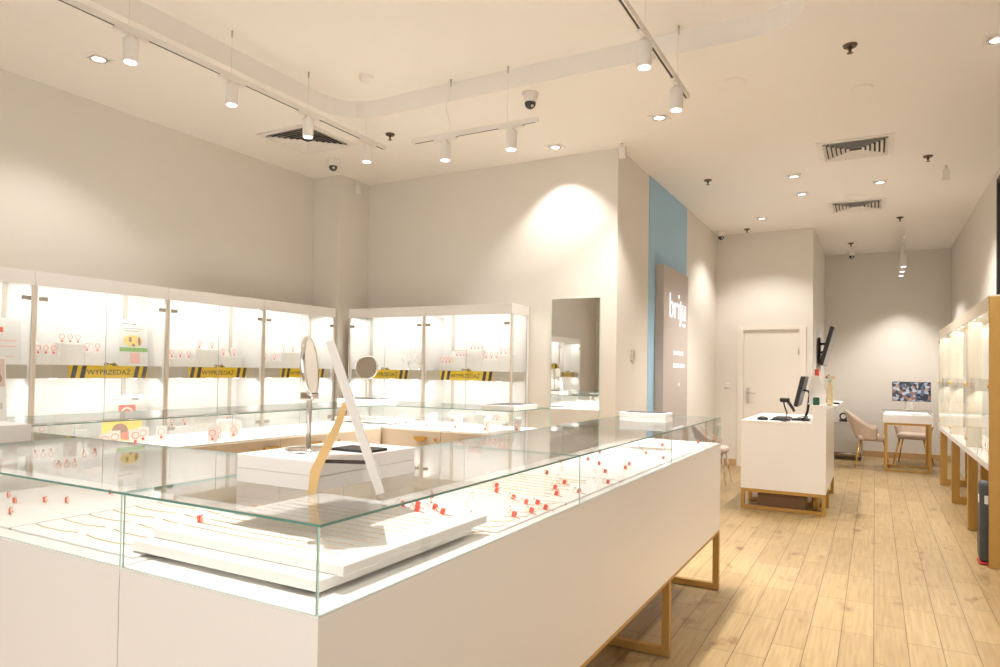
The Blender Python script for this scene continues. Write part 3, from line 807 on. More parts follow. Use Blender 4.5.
# ================================================================ WALL CABINETS
ZS0, ZS1, ZCT = 1.245, 1.34, 1.99
def make_cabinet(w, dpt, label, group, z0=.70, zt=ZCT, posts=.016, glass_side=None, cream=False, refl_at=None, name='display_cabinet', legs=True, handles=False):
    t = thing(name, label, 'display cabinet', group=group)
    fm = CREAMF if cream else WHITE; PM = CREAMF if cream else POSTM
    if cream: posts = .012
    m = MB()
    m.box(0, w, dpt-.018, dpt, z0, zt, BACKM if cream else INTW)                            # back
    for s, x in (('l', 0), ('r', w-.018)):
        if glass_side == s: continue
        m.box(x, x+.018, .012, .12 if cream else dpt-.018, z0+.05, zt-.10, CREAMF if cream else INTW)
    m.box(0, w, 0, dpt-.018, z0, z0+.05, WHITE)                         # bottom
    m.box(0, w, .0, dpt-.018, zt-.02, zt, fm)
    m.box(0, w, .0, .018, zt-.10, zt-.02, fm)                           # fascia
    m.box(0, posts, .0, .022, z0+.05, zt-.10, PM); m.box(w-posts, w, .0, .022, z0+.05, zt-.10, PM)
    if glass_side:
        x = 0 if glass_side == 'l' else w-.018
        m.box(x, x+.018, .018, dpt-.018, zt-.10, zt-.02, fm); m.box(x, x+.018, dpt-.04, dpt-.018, z0+.05, zt-.1, fm)
    m.build('carcass', t)
    if glass_side:
        x = w-.006 if glass_side == 'r' else 0
        m = MB(); m.pane(x, x+.006, .037, dpt-.04, z0+.05, zt-.10); m.build('side_glass', t)
    m = MB(); m.box(.019, w-.019, .040, dpt-.018, ZS0, ZS1, CREAMF if cream else BAND); m.build('shelf', t)
    for q in range(3):
        for zz in (zt-.02, ZS0):
            m = MB(); m.cyl((w*(.2+.3*q), .13, zz), (w*(.2+.3*q), .13, zz-.006), .028, .024, STRIP, 14); m.build('puck_light', t)
    if refl_at is not None:
        m = MB(); m.box(refl_at-.018, refl_at+.018, dpt-.024, dpt-.018, z0+.05, ZS0, BAND); m.box(refl_at-.018, refl_at+.018, dpt-.024, dpt-.018, ZS1, zt-.02, BAND); m.build('post_reflection', t)  # grey strip standing in for the front post mirrored in the back
    for k in range(2):
        a = (posts+.002, w/2+.001)[k]; b_ = (w/2-.001, w-posts-.002)[k]
        m = MB(); m.pane(a, b_, .004, .010, z0+.055, zt-.104, DOOREDGE, LOWGLASS if cream else GLASS); d = m.build('door', t)
        if not handles:
            hx = posts+.008 if k == 0 else w-posts-.068
            for hz in (1.80, .83):
                h = MB(); h.rbox(hx, hx+.06, -.003, .0035, hz-.015, hz+.015, HINGEM, r=.002); h.build('hinge', d)
        else:
            hx = .016 if k == 0 else w-.056
            h = MB(); h.rbox(hx, hx+.04, -.012, .0035, ZS0+.03, ZS0+.06, GOLDS, r=.003); h.build('handle', d)
            for hz in (1.80, .80):
                h = MB(); ex = .016 if k == 0 else w-.056; h.rbox(ex, ex+.04, -.004, .0035, hz-.012, hz+.012, GOLDS, r=.002); h.build('hinge', d)
    if legs:
        for x in (.1, w-.1):
            m = MB(); b2 = .05
            m.box(x-b2/2, x+b2/2, .0, .05, .003, z0, GOLD); m.box(x-b2/2, x+b2/2, dpt-.05, dpt, .003, z0, GOLD); m.box(x-b2/2, x+b2/2, .05, dpt-.05, .003, .05, GOLD)
            m.build('leg_frame', t)
    return t
CREAMF = mat('cream_frame', (.78, .70, .57), .4)
BACKM = mat('silvered_case_back', (.72, .71, .69), .35, metal=.2)
HINGEM = mat('satin_hinge_metal', (.42, .385, .34), .5, metal=.3)
POSTM = mat('beige_cabinet_post', (.76, .69, .61), .45)
DOOREDGE = mat('polished_glass_edge', (.62, .66, .62), .2)
def cab_lights(w, dpt, loc, rotz, e1, e2, col=(1, .97, .93)):
    R = Matrix.Translation(loc) @ Matrix.Rotation(rotz, 4, 'Z')
    for (y, z, e) in ((.062, 1.90, e1), (.075, ZS0-.014, e2)):
        o = light('cabinet_led', 'AREA', (0, 0, 0), e, col, shape='RECTANGLE', size=w-.1, size_y=.05)
        o.matrix_world = R @ Matrix.Translation((w/2, y, z)) @ Matrix.Rotation(.4, 4, 'X')

CD = .355
LG = 'white glass fronted cabinets along the left wall'
left_units = [(-.48, .533, 'white wall cabinet on the left wall behind the viewer'), (.535, 1.548, 'white wall cabinet on the left wall beside the viewer'),
              (1.55, 2.563, 'white wall cabinet cut by the left edge of the photo'), (2.565, 3.578, 'white wall cabinet on the left wall with a leaflet, second from the left edge'),
              (3.58, 4.585, 'white wall cabinet on the left wall, third from the left edge'), (4.587, 5.555, 'white wall cabinet on the left wall nearest the room corner')]
refl_pos = [None, None, .985, .86, .90, .93]
for k, (a, b_, lab) in enumerate(left_units):
    c = make_cabinet(b_-a, CD, lab, LG, refl_at=refl_pos[k]); c.location = (-5.09, a, 0); c.rotation_euler = (0, 0, PI/2)
    cab_lights(b_-a, CD, (-5.09, a, 0), PI/2, 1.45, 1.05)
BG = 'white glass fronted cabinets along the back wall'
for k, (a, b_, lab) in enumerate([(-5.0, -4.013, 'white wall cabinet on the back wall next to the room corner'), (-4.012, -3.0, 'white wall cabinet on the back wall nearest the tall mirror')]):
    c = make_cabinet(b_-a, .36, lab, BG, glass_side='r' if k else None, refl_at=[.04, .14][k]); c.location = (a, 5.67, 0)
    cab_lights(b_-a, .36, (a, 5.67, 0), 0, 1.45, 1.05)

# sale banners on the shelf edges
def make_sale(label):
    t = thing('sale_banner', label, 'sale banner', group='yellow sale banners on the cabinet shelves')
    W, H = .61, .092
    m = MB(); sk = .010
    RX = Matrix(((1, 0, 0, 0), (0, 0, -1, 0), (0, 1, 0, 0), (0, 0, 0, 1)))      # prism z -> -y
    m.prism([(0, 0), (W, 0), (W, H), (0, H)], 0, .003, YEL, RX)
    m.build('card', t)
    m = MB()
    for x in (.012, .078, W-.118, W-.052):
        m.prism([(x, 0), (x+.034, 0), (x+.052, H), (x+.018, H)], .0032, .0042, STRIPE, RX)
    m.build('stripes', t)
    text_obj('lettering', 'WYPRZEDA\u017b', .054, STRIPE, t, Matrix.Translation((W/2-.005, -.0034, H/2-.004)) @ RX, .0005, 1.06)
    m = MB(); m.prism([(W*.5+.045*math.cos(q*PI/8)+.02, H+.022*math.sin(q*PI/8)) for q in range(9)], 0, .003, YEL, RX)
    for c in (-.035, .03): m.torus((W*.5+c, -.0045, H+.012), .011, .0028, STRIPE, Matrix.Rotation(PI/2, 4, 'X'), 14, 5)
    m.tube([(W*.5-.03, -.0045, H+.018), (W*.5+.06, -.0045, H+.006)], .003, STRIPE, 5); m.build('cutout', t)
    return t
sale = make_sale('yellow sale banner in the left wall cabinet with the leaflet'); sale.location = (-5.128, 2.822, 1.247); sale.rotation_euler = (0, 0, PI/2)
dup(sale, (-5.128, 3.808, 1.247), PI/2, 'yellow sale banner in the third left wall cabinet')
dup(sale, (-5.128, 4.83, 1.247), PI/2, 'yellow sale banner half hidden by the tall round mirror')
dup(sale, (-4.83, 5.708, 1.247), 0, 'yellow sale banner half hidden by the small round mirror')
dup(sale, (-3.83, 5.708, 1.247), 0, 'yellow sale banner in the back wall cabinet nearest the tall mirror')
dup(sale, (-5.128, -.25, 1.247), PI/2, 'yellow sale banner seen only as a reflection in the tall wall mirror')

# leaflets
RXL = Matrix(((1, 0, 0, 0), (0, 0, -1, 0), (0, 1, 0, 0), (0, 0, 0, 1)))
def leaflet(label, loc, rotz, w, h, items, name='leaflet', lean=.12):
    m = MB(); m.prism([(0, 0), (w, 0), (w, h), (0, h)], 0, .002, PAPER, RXL)
    for (x0, x1, z0, z1, mm, kind) in items:
        if kind == 'r': m.prism([(x0, z0), (x1, z0), (x1, z1), (x0, z1)], .0022, .0026, mm, RXL)
        else: m.prism([((x0+x1)/2+(x1-x0)/2*math.cos(q*PI/8), (z0+z1)/2+(z1-z0)/2*math.sin(q*PI/8)) for q in range(16)], .0027 if kind == 'e' else .0031, .003 if kind == 'e' else .0034, mm, RXL)
    o = m.build(name); o.location = loc; o.rotation_euler = (-lean, 0, rotz)
    return tag(o, label, 'leaflet')
leaflet('white leaflet with a yellow picture and a green band in the left wall cabinet', (-5.205, 3.255, ZS1+.001), PI/2, .235, .375,
        [(.03, .10, .335, .343, INKG, 'r'), (.11, .15, .333, .341, INKG, 'r'), (.03, .20, .30, .304, INKG, 'r'), (.05, .17, .28, .284, INKG, 'r'),
         (.035, .195, .155, .25, YELP, 'e'), (.08, .105, .19, .235, BRNP, 'f'), (.155, .18, .165, .235, BRNP, 'f'), (.105, .13, .155, .18, INKG, 'f'), (.0, .235, .115, .148, GREENP, 'r'), (.085, .165, .02, .105, PINK, 'r')])
leaflet('white leaflet with a red ring box picture on the lower shelf of a left cabinet', (-5.19, 3.16, .7515), PI/2, .33, .36,
        [(.04, .20, .325, .331, INKG, 'r'), (.21, .27, .316, .336, INKG, 'r'), (.10, .24, .14, .28, REDP, 'r'), (.115, .225, .155, .265, PAPER, 'e'), (.06, .22, .10, .135, RED, 'r'), (.13, .205, .17, .25, REDP, 'f')])
leaflet('tall leaflet with a brown photo of rings at the left edge of the photo', (-3.55, 1.545, GTZ), PI/2-.12, .13, .31,
        [(.005, .125, .165, .295, SKINP, 'r'), (.03, .085, .22, .28, PINK, 'e'), (.06, .115, .175, .23, BRNP, 'e'), (.07, .105, .185, .22, PAPER, 'f'), (.05, .115, .06, .09, PALEP, 'r'), (.05, .10, .02, .04, PALEP, 'r')], 'leaflet')
leaflet('white notice with two red squares in the cabinet cut by the left edge', (-5.19, 2.312, ZS1+.001), PI/2, .23, .32,
        [(.04, .075, .22, .255, RED, 'r'), (.085, .12, .22, .255, RED, 'r'), (.08, .20, .16, .166, PINK, 'r'), (.05, .2, .12, .126, PINK, 'r'), (.05, .18, .05, .055, PINK, 'r')])
leaflet('yellow and red leaflet inside the left counter', (-3.80, 2.28, ZB1+.001), PI/2-.5, .20, .12,
        [(.0, .2, .0, .12, YELP, 'r'), (.05, .13, .02, .10, BRNP, 'e'), (.08, .18, .005, .05, REDP, 'f')])
leaflet('pink leaflet inside the left counter nearer its far end', (-3.72, 2.98, ZB1+.001), PI/2-.5, .11, .09, [(.01, .10, .01, .08, PINK, 'r')])

# white busts and stands in the cabinets
def make_bust():
    t = thing('necklace_bust', '', 'necklace bust')
    m = MB()
    prof = [(.045, 0), (.050, .01), (.042, .02), (.062, .06), (.075, .10), (.070, .135), (.040, .16), (.026, .18), (.024, .20)]
    m.lathe(prof, PADW, n=20); bmesh.ops.transform(m.bm, matrix=Matrix.Diagonal((1.1, .55, 1, 1)), verts=m.bm.verts[:]); m.build('form', t)
    m = MB(); m.tube([(-.03, -.012, .175), (-.045, -.034, .13), (-.022, -.044, .085), (0, -.046, .07), (.022, -.044, .085), (.045, -.034, .13), (.03, -.012, .175)], .0016, CHAIN, 6); m.build('chain', t)
    m = MB(); m.box(-.006, .006, -.050, -.046, .048, .066, RED); m.build('price_tag', t)
    return t
bust0 = None
def put_bust(x, y, z, a, label, group):
    global bust0
    if bust0 is None: bust0 = make_bust(); o = bust0; o.location = (x, y, z); o.rotation_euler = (0, 0, a)
    else: o = dup(bust0, (x, y, z), a)
    o['label'] = label; o['group'] = group
S3 = ((.10, .36, .07), (.36, .64, .16), (.64, .90, .10))
S5 = ((.06, .24, .07), (.24, .42, .14), (.42, .60, .21), (.60, .78, .12), (.78, .94, .16))
def fill_cab(kind, a, b_, zs, what, bl, bg, cl, cg, nb=3, nc=6, seed=1, steps=S3):
    r = random.Random(seed); w = b_-a
    for k in range(nb):
        u = a+w*(.16+.62*k/max(1, nb-1)); dv = .295
        if kind == 'L': put_bust(-5.09-dv, u, zs, PI/2, bl, bg)
        else: put_bust(u, 5.67+dv, zs, 0, bl, bg)
    for q, (u0, u1, hh) in enumerate(steps):
        m = MB(); y0_, y1_ = a+w*u0, a+w*u1
        if kind == 'L': m.rbox(-5.09-.235, -5.09-.15, y0_, y1_, 0, hh, PADW, r=.003)
        else: m.rbox(y0_, y1_, 5.67+.15, 5.67+.235, 0, hh, PADW, r=.003)
        o = m.build('display_block'); o.location.z = zs
        tag(o, bl.replace('necklace bust', 'display block'), 'display block', bg.replace('necklace busts', 'display blocks'))
    for q, (u0, u1, hh) in enumerate(steps):
        n_ = nc//len(steps)+(1 if q < nc % len(steps) else 0)
        for k in range(n_):
            u = a+w*(u0+(u1-u0)*(k+.5)/n_); dv = .195
            if kind == 'L': put_card(-5.09-dv, u, zs+hh+.0005, PI/2+r.uniform(-.1, .1), cl, cg)
            else: put_card(u, 5.67+dv, zs+hh+.0005, r.uniform(-.1, .1), cl, cg)
ZU1 = ZS1+.0005; ZL1 = .7505
def lbl(s): return (f'white necklace bust on the {s}', f'white necklace busts on the {s}', f'white red-looped earring card on the {s}', f'earring cards on the {s}')
fill_cab('L', 2.60, 3.22, ZU1, '', *lbl('upper shelf of the leaflet cabinet'), nb=3, nc=8, seed=2)
fill_cab('L', 3.62, 4.56, ZU1, '', *lbl('upper shelf of the third left cabinet'), nb=4, nc=7, seed=3)
fill_cab('L', 4.63, 5.52, ZU1, '', *lbl('upper shelf of the left cabinet by the corner'), nb=3, nc=5, seed=4)
fill_cab('B', -3.98, -3.03, ZU1, '', *lbl('upper shelf of the back cabinet by the tall mirror'), nb=4, nc=18, seed=5, steps=S5)
fill_cab('L', 2.62, 3.10, ZL1, '', *lbl('lower shelf of the leaflet cabinet'), nb=2, nc=2, seed=6)
fill_cab('L', 3.62, 4.56, ZL1, '', *lbl('lower shelf of the third left cabinet'), nb=3, nc=4, seed=7)
fill_cab('B', -3.98, -3.03, ZL1, '', *lbl('lower shelf of the back cabinet by the tall mirror'), nb=2, nc=4, seed=8)
# glittering silver figures on the corner cabinet shelf
def glitter(label, loc, s):
    t = thing('crystal_ornament', label, 'ornament', loc)
    m = MB(); m.lathe([(.03*s, 0), (.03*s, .008), (.006, .012), (.004, .06*s)], CHROME, n=16); m.build('base', t)
    r = random.Random(int(s*100))
    for k in range(4):
        a = k*PI/2+.5; m = MB()
        pts = [(.01*math.cos(a), .004*math.sin(a), .06*s), (.10*s*math.cos(a), .03*math.sin(a), .12*s), (.12*s*math.cos(a), .04*math.sin(a), .22*s), (.04*s*math.cos(a), .02*math.sin(a), .20*s)]
        m.tube(pts, .0022, STEEL, 6, closed=True)
        for q in range(9):
            u = r.random(); p = Vector(pts[q % 4]).lerp(Vector(pts[(q+1) % 4]), u); m.sphere(p, .006, CHROME, n=6)
        m.build('wing', t)
    return t
glitter('glittering silver wire ornament on the corner cabinet shelf, left one', (-4.34, 5.88, ZU1), .9)
glitter('glittering silver wire ornament on the corner cabinet shelf, right and taller one', (-4.18, 5.86, ZU1), 1.0)

# ================================================================ RIGHT DISPLAY CASES
RG = 'cream and gold display cases along the right wall'
RD = .34
runits = [(5.99, 7.47, 'cream framed display case on the right, nearest the gold end panel'), (7.475, 8.98, 'cream framed display case on the right, middle of three'), (8.985, 10.50, 'cream framed display case on the right, farthest of three')]
for k, (a, b_, lab) in enumerate(runits):
    c = make_cabinet(b_-a, RD, lab, RG, z0=.675, zt=1.95, cream=True, legs=False, handles=True)
    c.location = (.725, b_, 0); c.rotation_euler = (0, 0, -PI/2)
    w = b_-a
    cx = [b_-7.37, b_-8.82, b_-10.25][k]
    m = MB(); bw = .045
    m.box(cx-bw, cx+bw, .004, .075, .003, .674, GOLD); m.box(cx-bw, cx+bw, RD-.075, RD-.004, .003, .674, GOLD); m.box(cx-bw, cx+bw, .075, RD-.075, .003, .075, GOLD); m.build('leg_frame', c)
    cab_lights(w, RD, (.725, b_, 0), -PI/2, 2.4, 1.5, (1, .94, .85))
m = MB(); m.box(.716, XR-.002, 5.945, 5.985, .001, 1.935, GOLD); tag(m.build('end_panel'), 'broad gold panel closing the near end of the right display cases', 'panel')
for (y, z, n) in ((6.25, 1.3405, 2), (6.25, .7255, 3)):
    for k in range(n):
        s = f'upper shelf' if z > 1 else 'lower shelf'
        put_bust(.92, y+k*.28, z, -PI/2, f'white necklace bust in the nearest right display case, {s}', f'busts in the nearest right case, {s}')
for k in range(9):
    y = (6.32, 6.76, 7.15, 7.7, 8.1, 8.6, 9.2, 9.7, 10.2)[k]
    put_card(.84, y, .7255, -PI/2, 'white earring card along the lower shelves of the right display cases', 'earring cards in the right cases')

# dark upright case behind the end panel
t = thing('floor_case', 'tall dark grey rounded case with a red foot behind the gold end panel', 'case', (.745, 6.09, 0))
m = MB(); m.rbox(-.080, .080, -.070, .070, .001, .018, mat('dark_red_rubber', (.45, .02, .02), .6), r=.008, seg=3); m.build('foot', t)
m = MB(); m.rbox(-.075, .075, -.065, .065, .018, .60, DARKG, r=.03, seg=4); m.build('body', t)
m = MB(); m.box(-.048, -.010, -.0665, -.0652, .44, .50, PAPER); m.box(-.0765, -.0752, -.03, .03, .44, .50, PAPER); m.build('label', t)
m = MB(); m.box(-.0765, -.0752, .045, .06, .06, .56, BLACK); m.build('strip', t)

# ================================================================ CASH DESK
t = thing('cash_desk', 'white cash desk with a raised right ledge on a gold frame', 'desk', (0, 0, 0))
dx0, dx1, dy0, dy1 = -1.185, -.408, 7.25, 8.75
m = MB(); m.box(dx0, dx1, dy0, dy0+.02, .205, .868, WHITE); m.box(dx0, dx1, dy1-.02, dy1, .205, .868, WHITE); m.box(dx0, dx0+.02, dy0+.02, dy1-.02, .205, .868, WHITE); m.box(dx1-.02, dx1, dy0+.02, dy1-.02, .205, .868, WHITE); m.box(dx0+.02, dx1-.02, dy0+.02, dy1-.02, .205, .225, WHITE); m.build('body', t)
m = MB(); m.rbox(dx0-.006, -.53, dy0-.004, dy1, .868, .888, WHITE, r=.003); m.build('worktop', t)
m = MB(); m.box(-.53, dx1, dy0, dy1, .868, 1.030, WHITE); m.build('ledge', t)
m = MB(); m.prism([(-.545, 1.030), (dx1+.012, 1.030), (-.315, 1.060), (-.545, 1.060)], -dy1, -dy0, WHITE, RXL); m.build('ledge_top', t)
for y in (dy0+.018, dy0+.5, dy1-.02):
    m = MB(); b2 = .034
    m.box(dx0, dx0+b2, y-b2/2, y+b2/2, .002, .205-.0, GOLD); m.box(dx1-b2, dx1, y-b2/2, y+b2/2, .002, .205, GOLD); m.box(dx0+b2, dx1-b2, y-b2/2, y+b2/2, .002, .036, GOLD); m.box(dx0+b2, dx1-b2, y-b2/2, y+b2/2, .172, .205, GOLD); m.build('leg_frame', t)
t = thing('storage_box', 'flat brown box lying on the floor under the cash desk', 'box', (-.82, 7.55, 0))
m = MB(); m.rbox(-.22, .22, -.16, .16, .001, .12, mat('brown_cardboard', (.36, .23, .14), .8), r=.004); m.build('carton', t)
m = MB(); m.rbox(-.225, .225, -.165, .165, .12, .145, mat('brown_lid', (.30, .19, .11), .8), r=.004); m.build('lid', t)
m = MB(); m.cyl((-.505, 7.40, .002), (-.505, 7.40, .16), .035, .035, GOLD, 20); m.torus((-.505, 7.40, .16), .031, .005, GOLDS); tag(m.build('gold_can'), 'gold cylinder standing under the right end of the cash desk', 'can')

# things on the desk
zt = .8885
m = MB(); m.sphere((0, 0, 0), .05, BLACK, (1.1, .62, .52), 16)
for vtx in m.bm.verts: vtx.co.z = max(vtx.co.z, -.012)+.0125
m.torus((.012, 0, .032), .006, .002, DARKG, Matrix.Rotation(PI/2, 4, 'X'), 10, 5)
tag(one(m.build('computer_mouse'), (-1.0, 7.38, zt)), 'black computer mouse on the left of the cash desk', 'mouse')
t = thing('keyboard', 'black keyboard lying on the cash desk beside the scanner stand', 'keyboard', (-.852, 7.60, zt))
m = MB(); m.prism([(-.09, 0), (.09, 0), (.09, .022), (-.06, .016)], -.21, .21, BLACK, RXL); m.build('case', t)
m = MB()
for i in range(4):
    for j in range(11): m.box(-.055+i*.034, -.029+i*.034, -.19+j*.035, -.162+j*.035, .018, .026, DARKG)
m.build('keys', t)
t = thing('computer_monitor', 'black monitor on the cash desk turned edge-on', 'monitor', (-.725, 7.62, zt))
M = Matrix.Rotation(.22, 4, 'Y')
m = MB(); m.rbox(-.02, .018, -.24, .24, .15, .46, BLACK, r=.006, M=M); m.build('housing', t)
m = MB(); m.box(-.0225, -.0205, -.225, .225, .165, .445, mat('dark_screen', (.02, .022, .03), .1), M=M); m.build('screen', t)
m = MB(); m.tube([(.085, 0, .31), (.13, 0, .30), (.14, 0, .24), (.125, 0, .10), (.10, 0, .02)], .013, BLACK, 10); m.build('arm', t)
m = MB(); m.rbox(-.02, .15, -.10, .10, .0, .02, BLACK, r=.008); m.build('foot', t)
t = thing('barcode_scanner', 'black barcode scanner on a bent stand in front of the monitor', 'scanner', (-.775, 7.312, zt))
m = MB(); m.lathe([(.045, 0), (.045, .008), (.015, .014)], BLACK, n=20); m.build('base', t)
m = MB(); m.tube([(.0, 0, .012), (.012, 0, .08), (-.012, 0, .15), (-.02, 0, .20)], .007, BLACK, 8); m.build('stem', t)
m = MB(); m.rbox(-.055, .035, -.03, .03, .19, .235, BLACK, r=.014, seg=3); m.tube([(.02, 0, .20), (.06, 0, .14), (.08, 0, .10)], [.016, .015, .012], BLACK, 10); m.build('head', t)
m = MB(); m.tube([(-.62+.05*math.sin(q*.9), 7.32+.02*math.cos(q*1.3), zt+.008+.05*abs(math.sin(q*.55))) for q in range(14)], .005, BLACK, 6); tag(m.build('cable'), 'looped black cable on the cash desk beside the monitor foot', 'cable')
for k, (x, y, a, lab) in enumerate(((-.665, 7.29, .05, 'white sheet of paper at the front edge of the cash desk'),)):
    m = MB(); m.rbox(-.10, .10, -.03, .08, .0, .006, PAPER, r=.001); tag(one(m.build('paper_pad'), (x, y, zt), a), lab, 'paper')
zl = 1.0605
m = MB(); m.rbox(-.028, .028, -.028, .028, 0, .075, mat('dark_green_card', (.02, .12, .06), .6), r=.004); m.box(-.029, .029, -.029, .029, .055, .059, mat('dark_green_rim', (.015, .08, .04), .6))
tag(one(m.build('green_box'), (-.50, 7.32, zl)), 'small dark green box on the raised ledge of the cash desk', 'box')
t = thing('paper_bag', 'white standing paper screen on the cash desk ledge behind the green box', 'paper sign', (-.49, 7.52, zl))
m = MB(); m.prism([(-.09, 0), (.075, 0), (.07, .10), (.03, .21), (-.005, .285), (-.06, .29), (-.085, .24)], -.012, .012, PAPER, RXL); m.build('sheet', t)
m = MB(); m.box(-.10, .11, -.05, .05, 0, .004, PAPER); m.build('foot', t)
t = thing('gold_vase', 'tall pale gold ornamental vase with small flowers on the cash desk ledge', 'vase', (-.385, 7.36, zl))
PG_ = mat('pale_gold_glaze', (.80, .64, .42), .35, metal=.3, noise=.35, nscale=40)
m = MB(); m.lathe([(.026, 0), (.036, .02), (.034, .06), (.026, .10), (.030, .15), (.026, .19), (.018, .21), (.022, .225)], PG_, n=20); m.build('body', t)
gm = mat('leaf_green', (.25, .42, .14), .6)
for k in range(7):
    a = k*.9; m = MB(); p = (.03*math.cos(a), .03*math.sin(a), .27+.012*(k % 3))
    m.tube([(0, 0, .2), (.012*math.cos(a), .012*math.sin(a), .24), p], .0018, gm, 5); m.sphere(p, .012, [RED, gm, PG_, STRIPE][k % 4], (1, 1, .7), 8); m.build('flower', t)
m = MB(); m.rbox(-.06, .06, -.04, .04, 0, .014, BLACK, r=.004); m.rbox(-.05, .05, -.03, .03, .014, .018, DARKG, r=.001); tag(one(m.build('card_reader'), (-.372, 7.75, zl)), 'flat black card reader on the far end of the cash desk ledge', 'card reader')

# television on a tilting wall arm, red alarm call point
t = thing('tv', 'black flat television tilted forward on a wall arm', 'television', (XD, 11.75, 1.79))
M = Matrix.Translation((.15, 0, 0)) @ Matrix.Rotation(.26, 4, 'Y')
m = MB(); m.rbox(-.045, .012, -.50, .50, -.30, .30, BLACK, r=.008, M=M); m.build('housing', t)
m = MB(); m.box(.0125, .016, -.485, .485, -.285, .285, mat('grey_screen', (.10, .10, .105), .08), M=M); m.build('screen', t)
m = MB(); m.box(.0005, .02, -.12, .12, -.15, .15, BLACK); m.tube([(.02, 0, .05), (.08, -.10, .05), (.13, 0, .05)], .018, BLACK, 8); m.tube([(.02, 0, -.08), (.06, -.10, -.08), (.09, 0, -.08)], .018, BLACK, 8); m.build('wall_arm', t)
t = thing('fire_alarm_switch', 'red fire alarm call point on the wall under the television', 'fire alarm', (XD, 11.0, 1.385))
m = MB(); m.rbox(.0005, .055, -.05, .05, -.055, .055, RED, r=.008); m.build('case', t)
m = MB(); m.box(.055, .058, -.03, .03, -.02, .02, PAPER); m.build('pane', t)

# ================================================================ CHAIRS
def make_chair(label, legm):
    t = thing('velvet_chair', label, 'chair', group='beige velvet chairs')
    # seat shell facing local +y
    m = MB(); m.rbox(-.20, .20, -.185, .20, .40, .49, VELVET, r=.04, seg=4); m.build('seat', t)
    bm = MB(); i = bm.mi(VELVET); N_, K_ = 25, 9; grid = []
    for side in (0, 1):
        g = []
        for a in range(N_):
            th = math.radians(-200+220*a/(N_-1)); c = math.cos(math.radians(-90)-th)   # 1 at the back centre
            back = max(0., c)
            row = []
            for k in range(K_):
                s = k/(K_-1); top = .60+.24*back**1.2; z = .42+(top-.42)*s
                R = .215+.04*s+.05*s*back-(.035 if side else 0)
                tuft = -.008*(math.cos(th*9)*math.sin(s*PI*2)) if s > .1 else 0
                R += tuft
                row.append(bm.bm.verts.new((R*math.cos(th)*1.02, R*math.sin(th)*.98-.01-.07*s*back, z)))
            g.append(row)
        grid.append(g)
    def q(a, b_, c, d):
        fc = bm.bm.faces.new((a, b_, c, d)); fc.material_index = i; fc.smooth = True
    for g in grid:
        for a in range(N_-1):
            for k in range(K_-1): q(g[a][k], g[a+1][k], g[a+1][k+1], g[a][k+1])
    for a in range(N_-1):
        q(grid[0][a][-1], grid[0][a+1][-1], grid[1][a+1][-1], grid[1][a][-1]); q(grid[0][a][0], grid[0][a+1][0], grid[1][a+1][0], grid[1][a][0])
    for a in (0, N_-1):
        for k in range(K_-1): q(grid[0][a][k], grid[0][a][k+1], grid[1][a][k+1], grid[1][a][k])
    bm.build('backrest', t)
    for sx in (-1, 1):
        for sy in (-1, 1):
            m = MB(); m.cyl((sx*.16, sy*.15, .41), (sx*.235, sy*.225, .004), .015, .009, legm, 12); m.build('leg', t)
    return t
ch = make_chair('beige velvet chair with gold legs left of the small white table', GOLDS); ch.location = (-.03, 11.55, 0); ch.rotation_euler = (0, 0, -PI/2)
c2 = dup(ch, (.52, 12.22, 0), PI*.94, 'beige velvet chair with gold legs behind the small white table')
c3 = make_chair('beige chair with thin metal legs behind the far end of the long counter', CHROME); c3.location = (-1.75, 8.72, 0); c3.rotation_euler = (0, 0, -PI/2); c3.scale = (.80, .80, .93)

# small white table with monitor
t = thing('display_table', 'small white glass topped table on a gold frame by the rear wall', 'table', (.41, 11.55, 0))
m = MB(); m.rbox(-.305, .305, -.33, .33, .69, .80, WHITE, r=.003); m.build('drawer_box', t)
m = MB(); m.box(-.28, .28, -.30, .30, .8005, .806, DECKW); m.build('deck', t)
m = MB(); m.pane(-.305, .305, -.33, -.325, .80, .855); m.pane(-.305, .305, .325, .33, .80, .855); m.pane(-.305, -.30, -.325, .325, .80, .855); m.pane(.30, .305, -.325, .325, .80, .855); m.pane(-.305, .305, -.33, .33, .855, .862); m.build('glass_top', t)
m = MB(); m.box(-.27, .27, .29, .30, .807, .818, STRIP); m.build('light_strip', t)
for y in (-.30, .30):
    m = MB(); b2 = .035
    m.box(-.285, -.25, y-b2/2, y+b2/2, .003, .69, GOLD); m.box(.25, .285, y-b2/2, y+b2/2, .003, .69, GOLD); m.box(-.25, .25, y-b2/2, y+b2/2, .003, .03, GOLD); m.box(-.25, .25, y-b2/2, y+b2/2, .66, .69, GOLD); m.build('leg_frame', t)
t = thing('desktop_monitor', 'lit monitor showing a crowd picture on the small white table', 'monitor', (.47, 11.70, .8625))
m = MB(); m.rbox(-.245, .245, -.012, .014, .125, .415, BLACK, r=.004); m.build('housing', t)
m = MB(); m.box(-.24, .24, -.0145, -.0125, .13, .41, SCREEN); m.build('screen', t)
m = MB(); m.rbox(-.11, .11, -.06, .08, 0, .008, STEEL, r=.003); m.box(-.03, .03, .02, .03, .008, .14, STEEL); m.tube([(-.075, 0, .02), (-.075, 0, .11)], .006, STEEL, 8); m.build('stand', t)

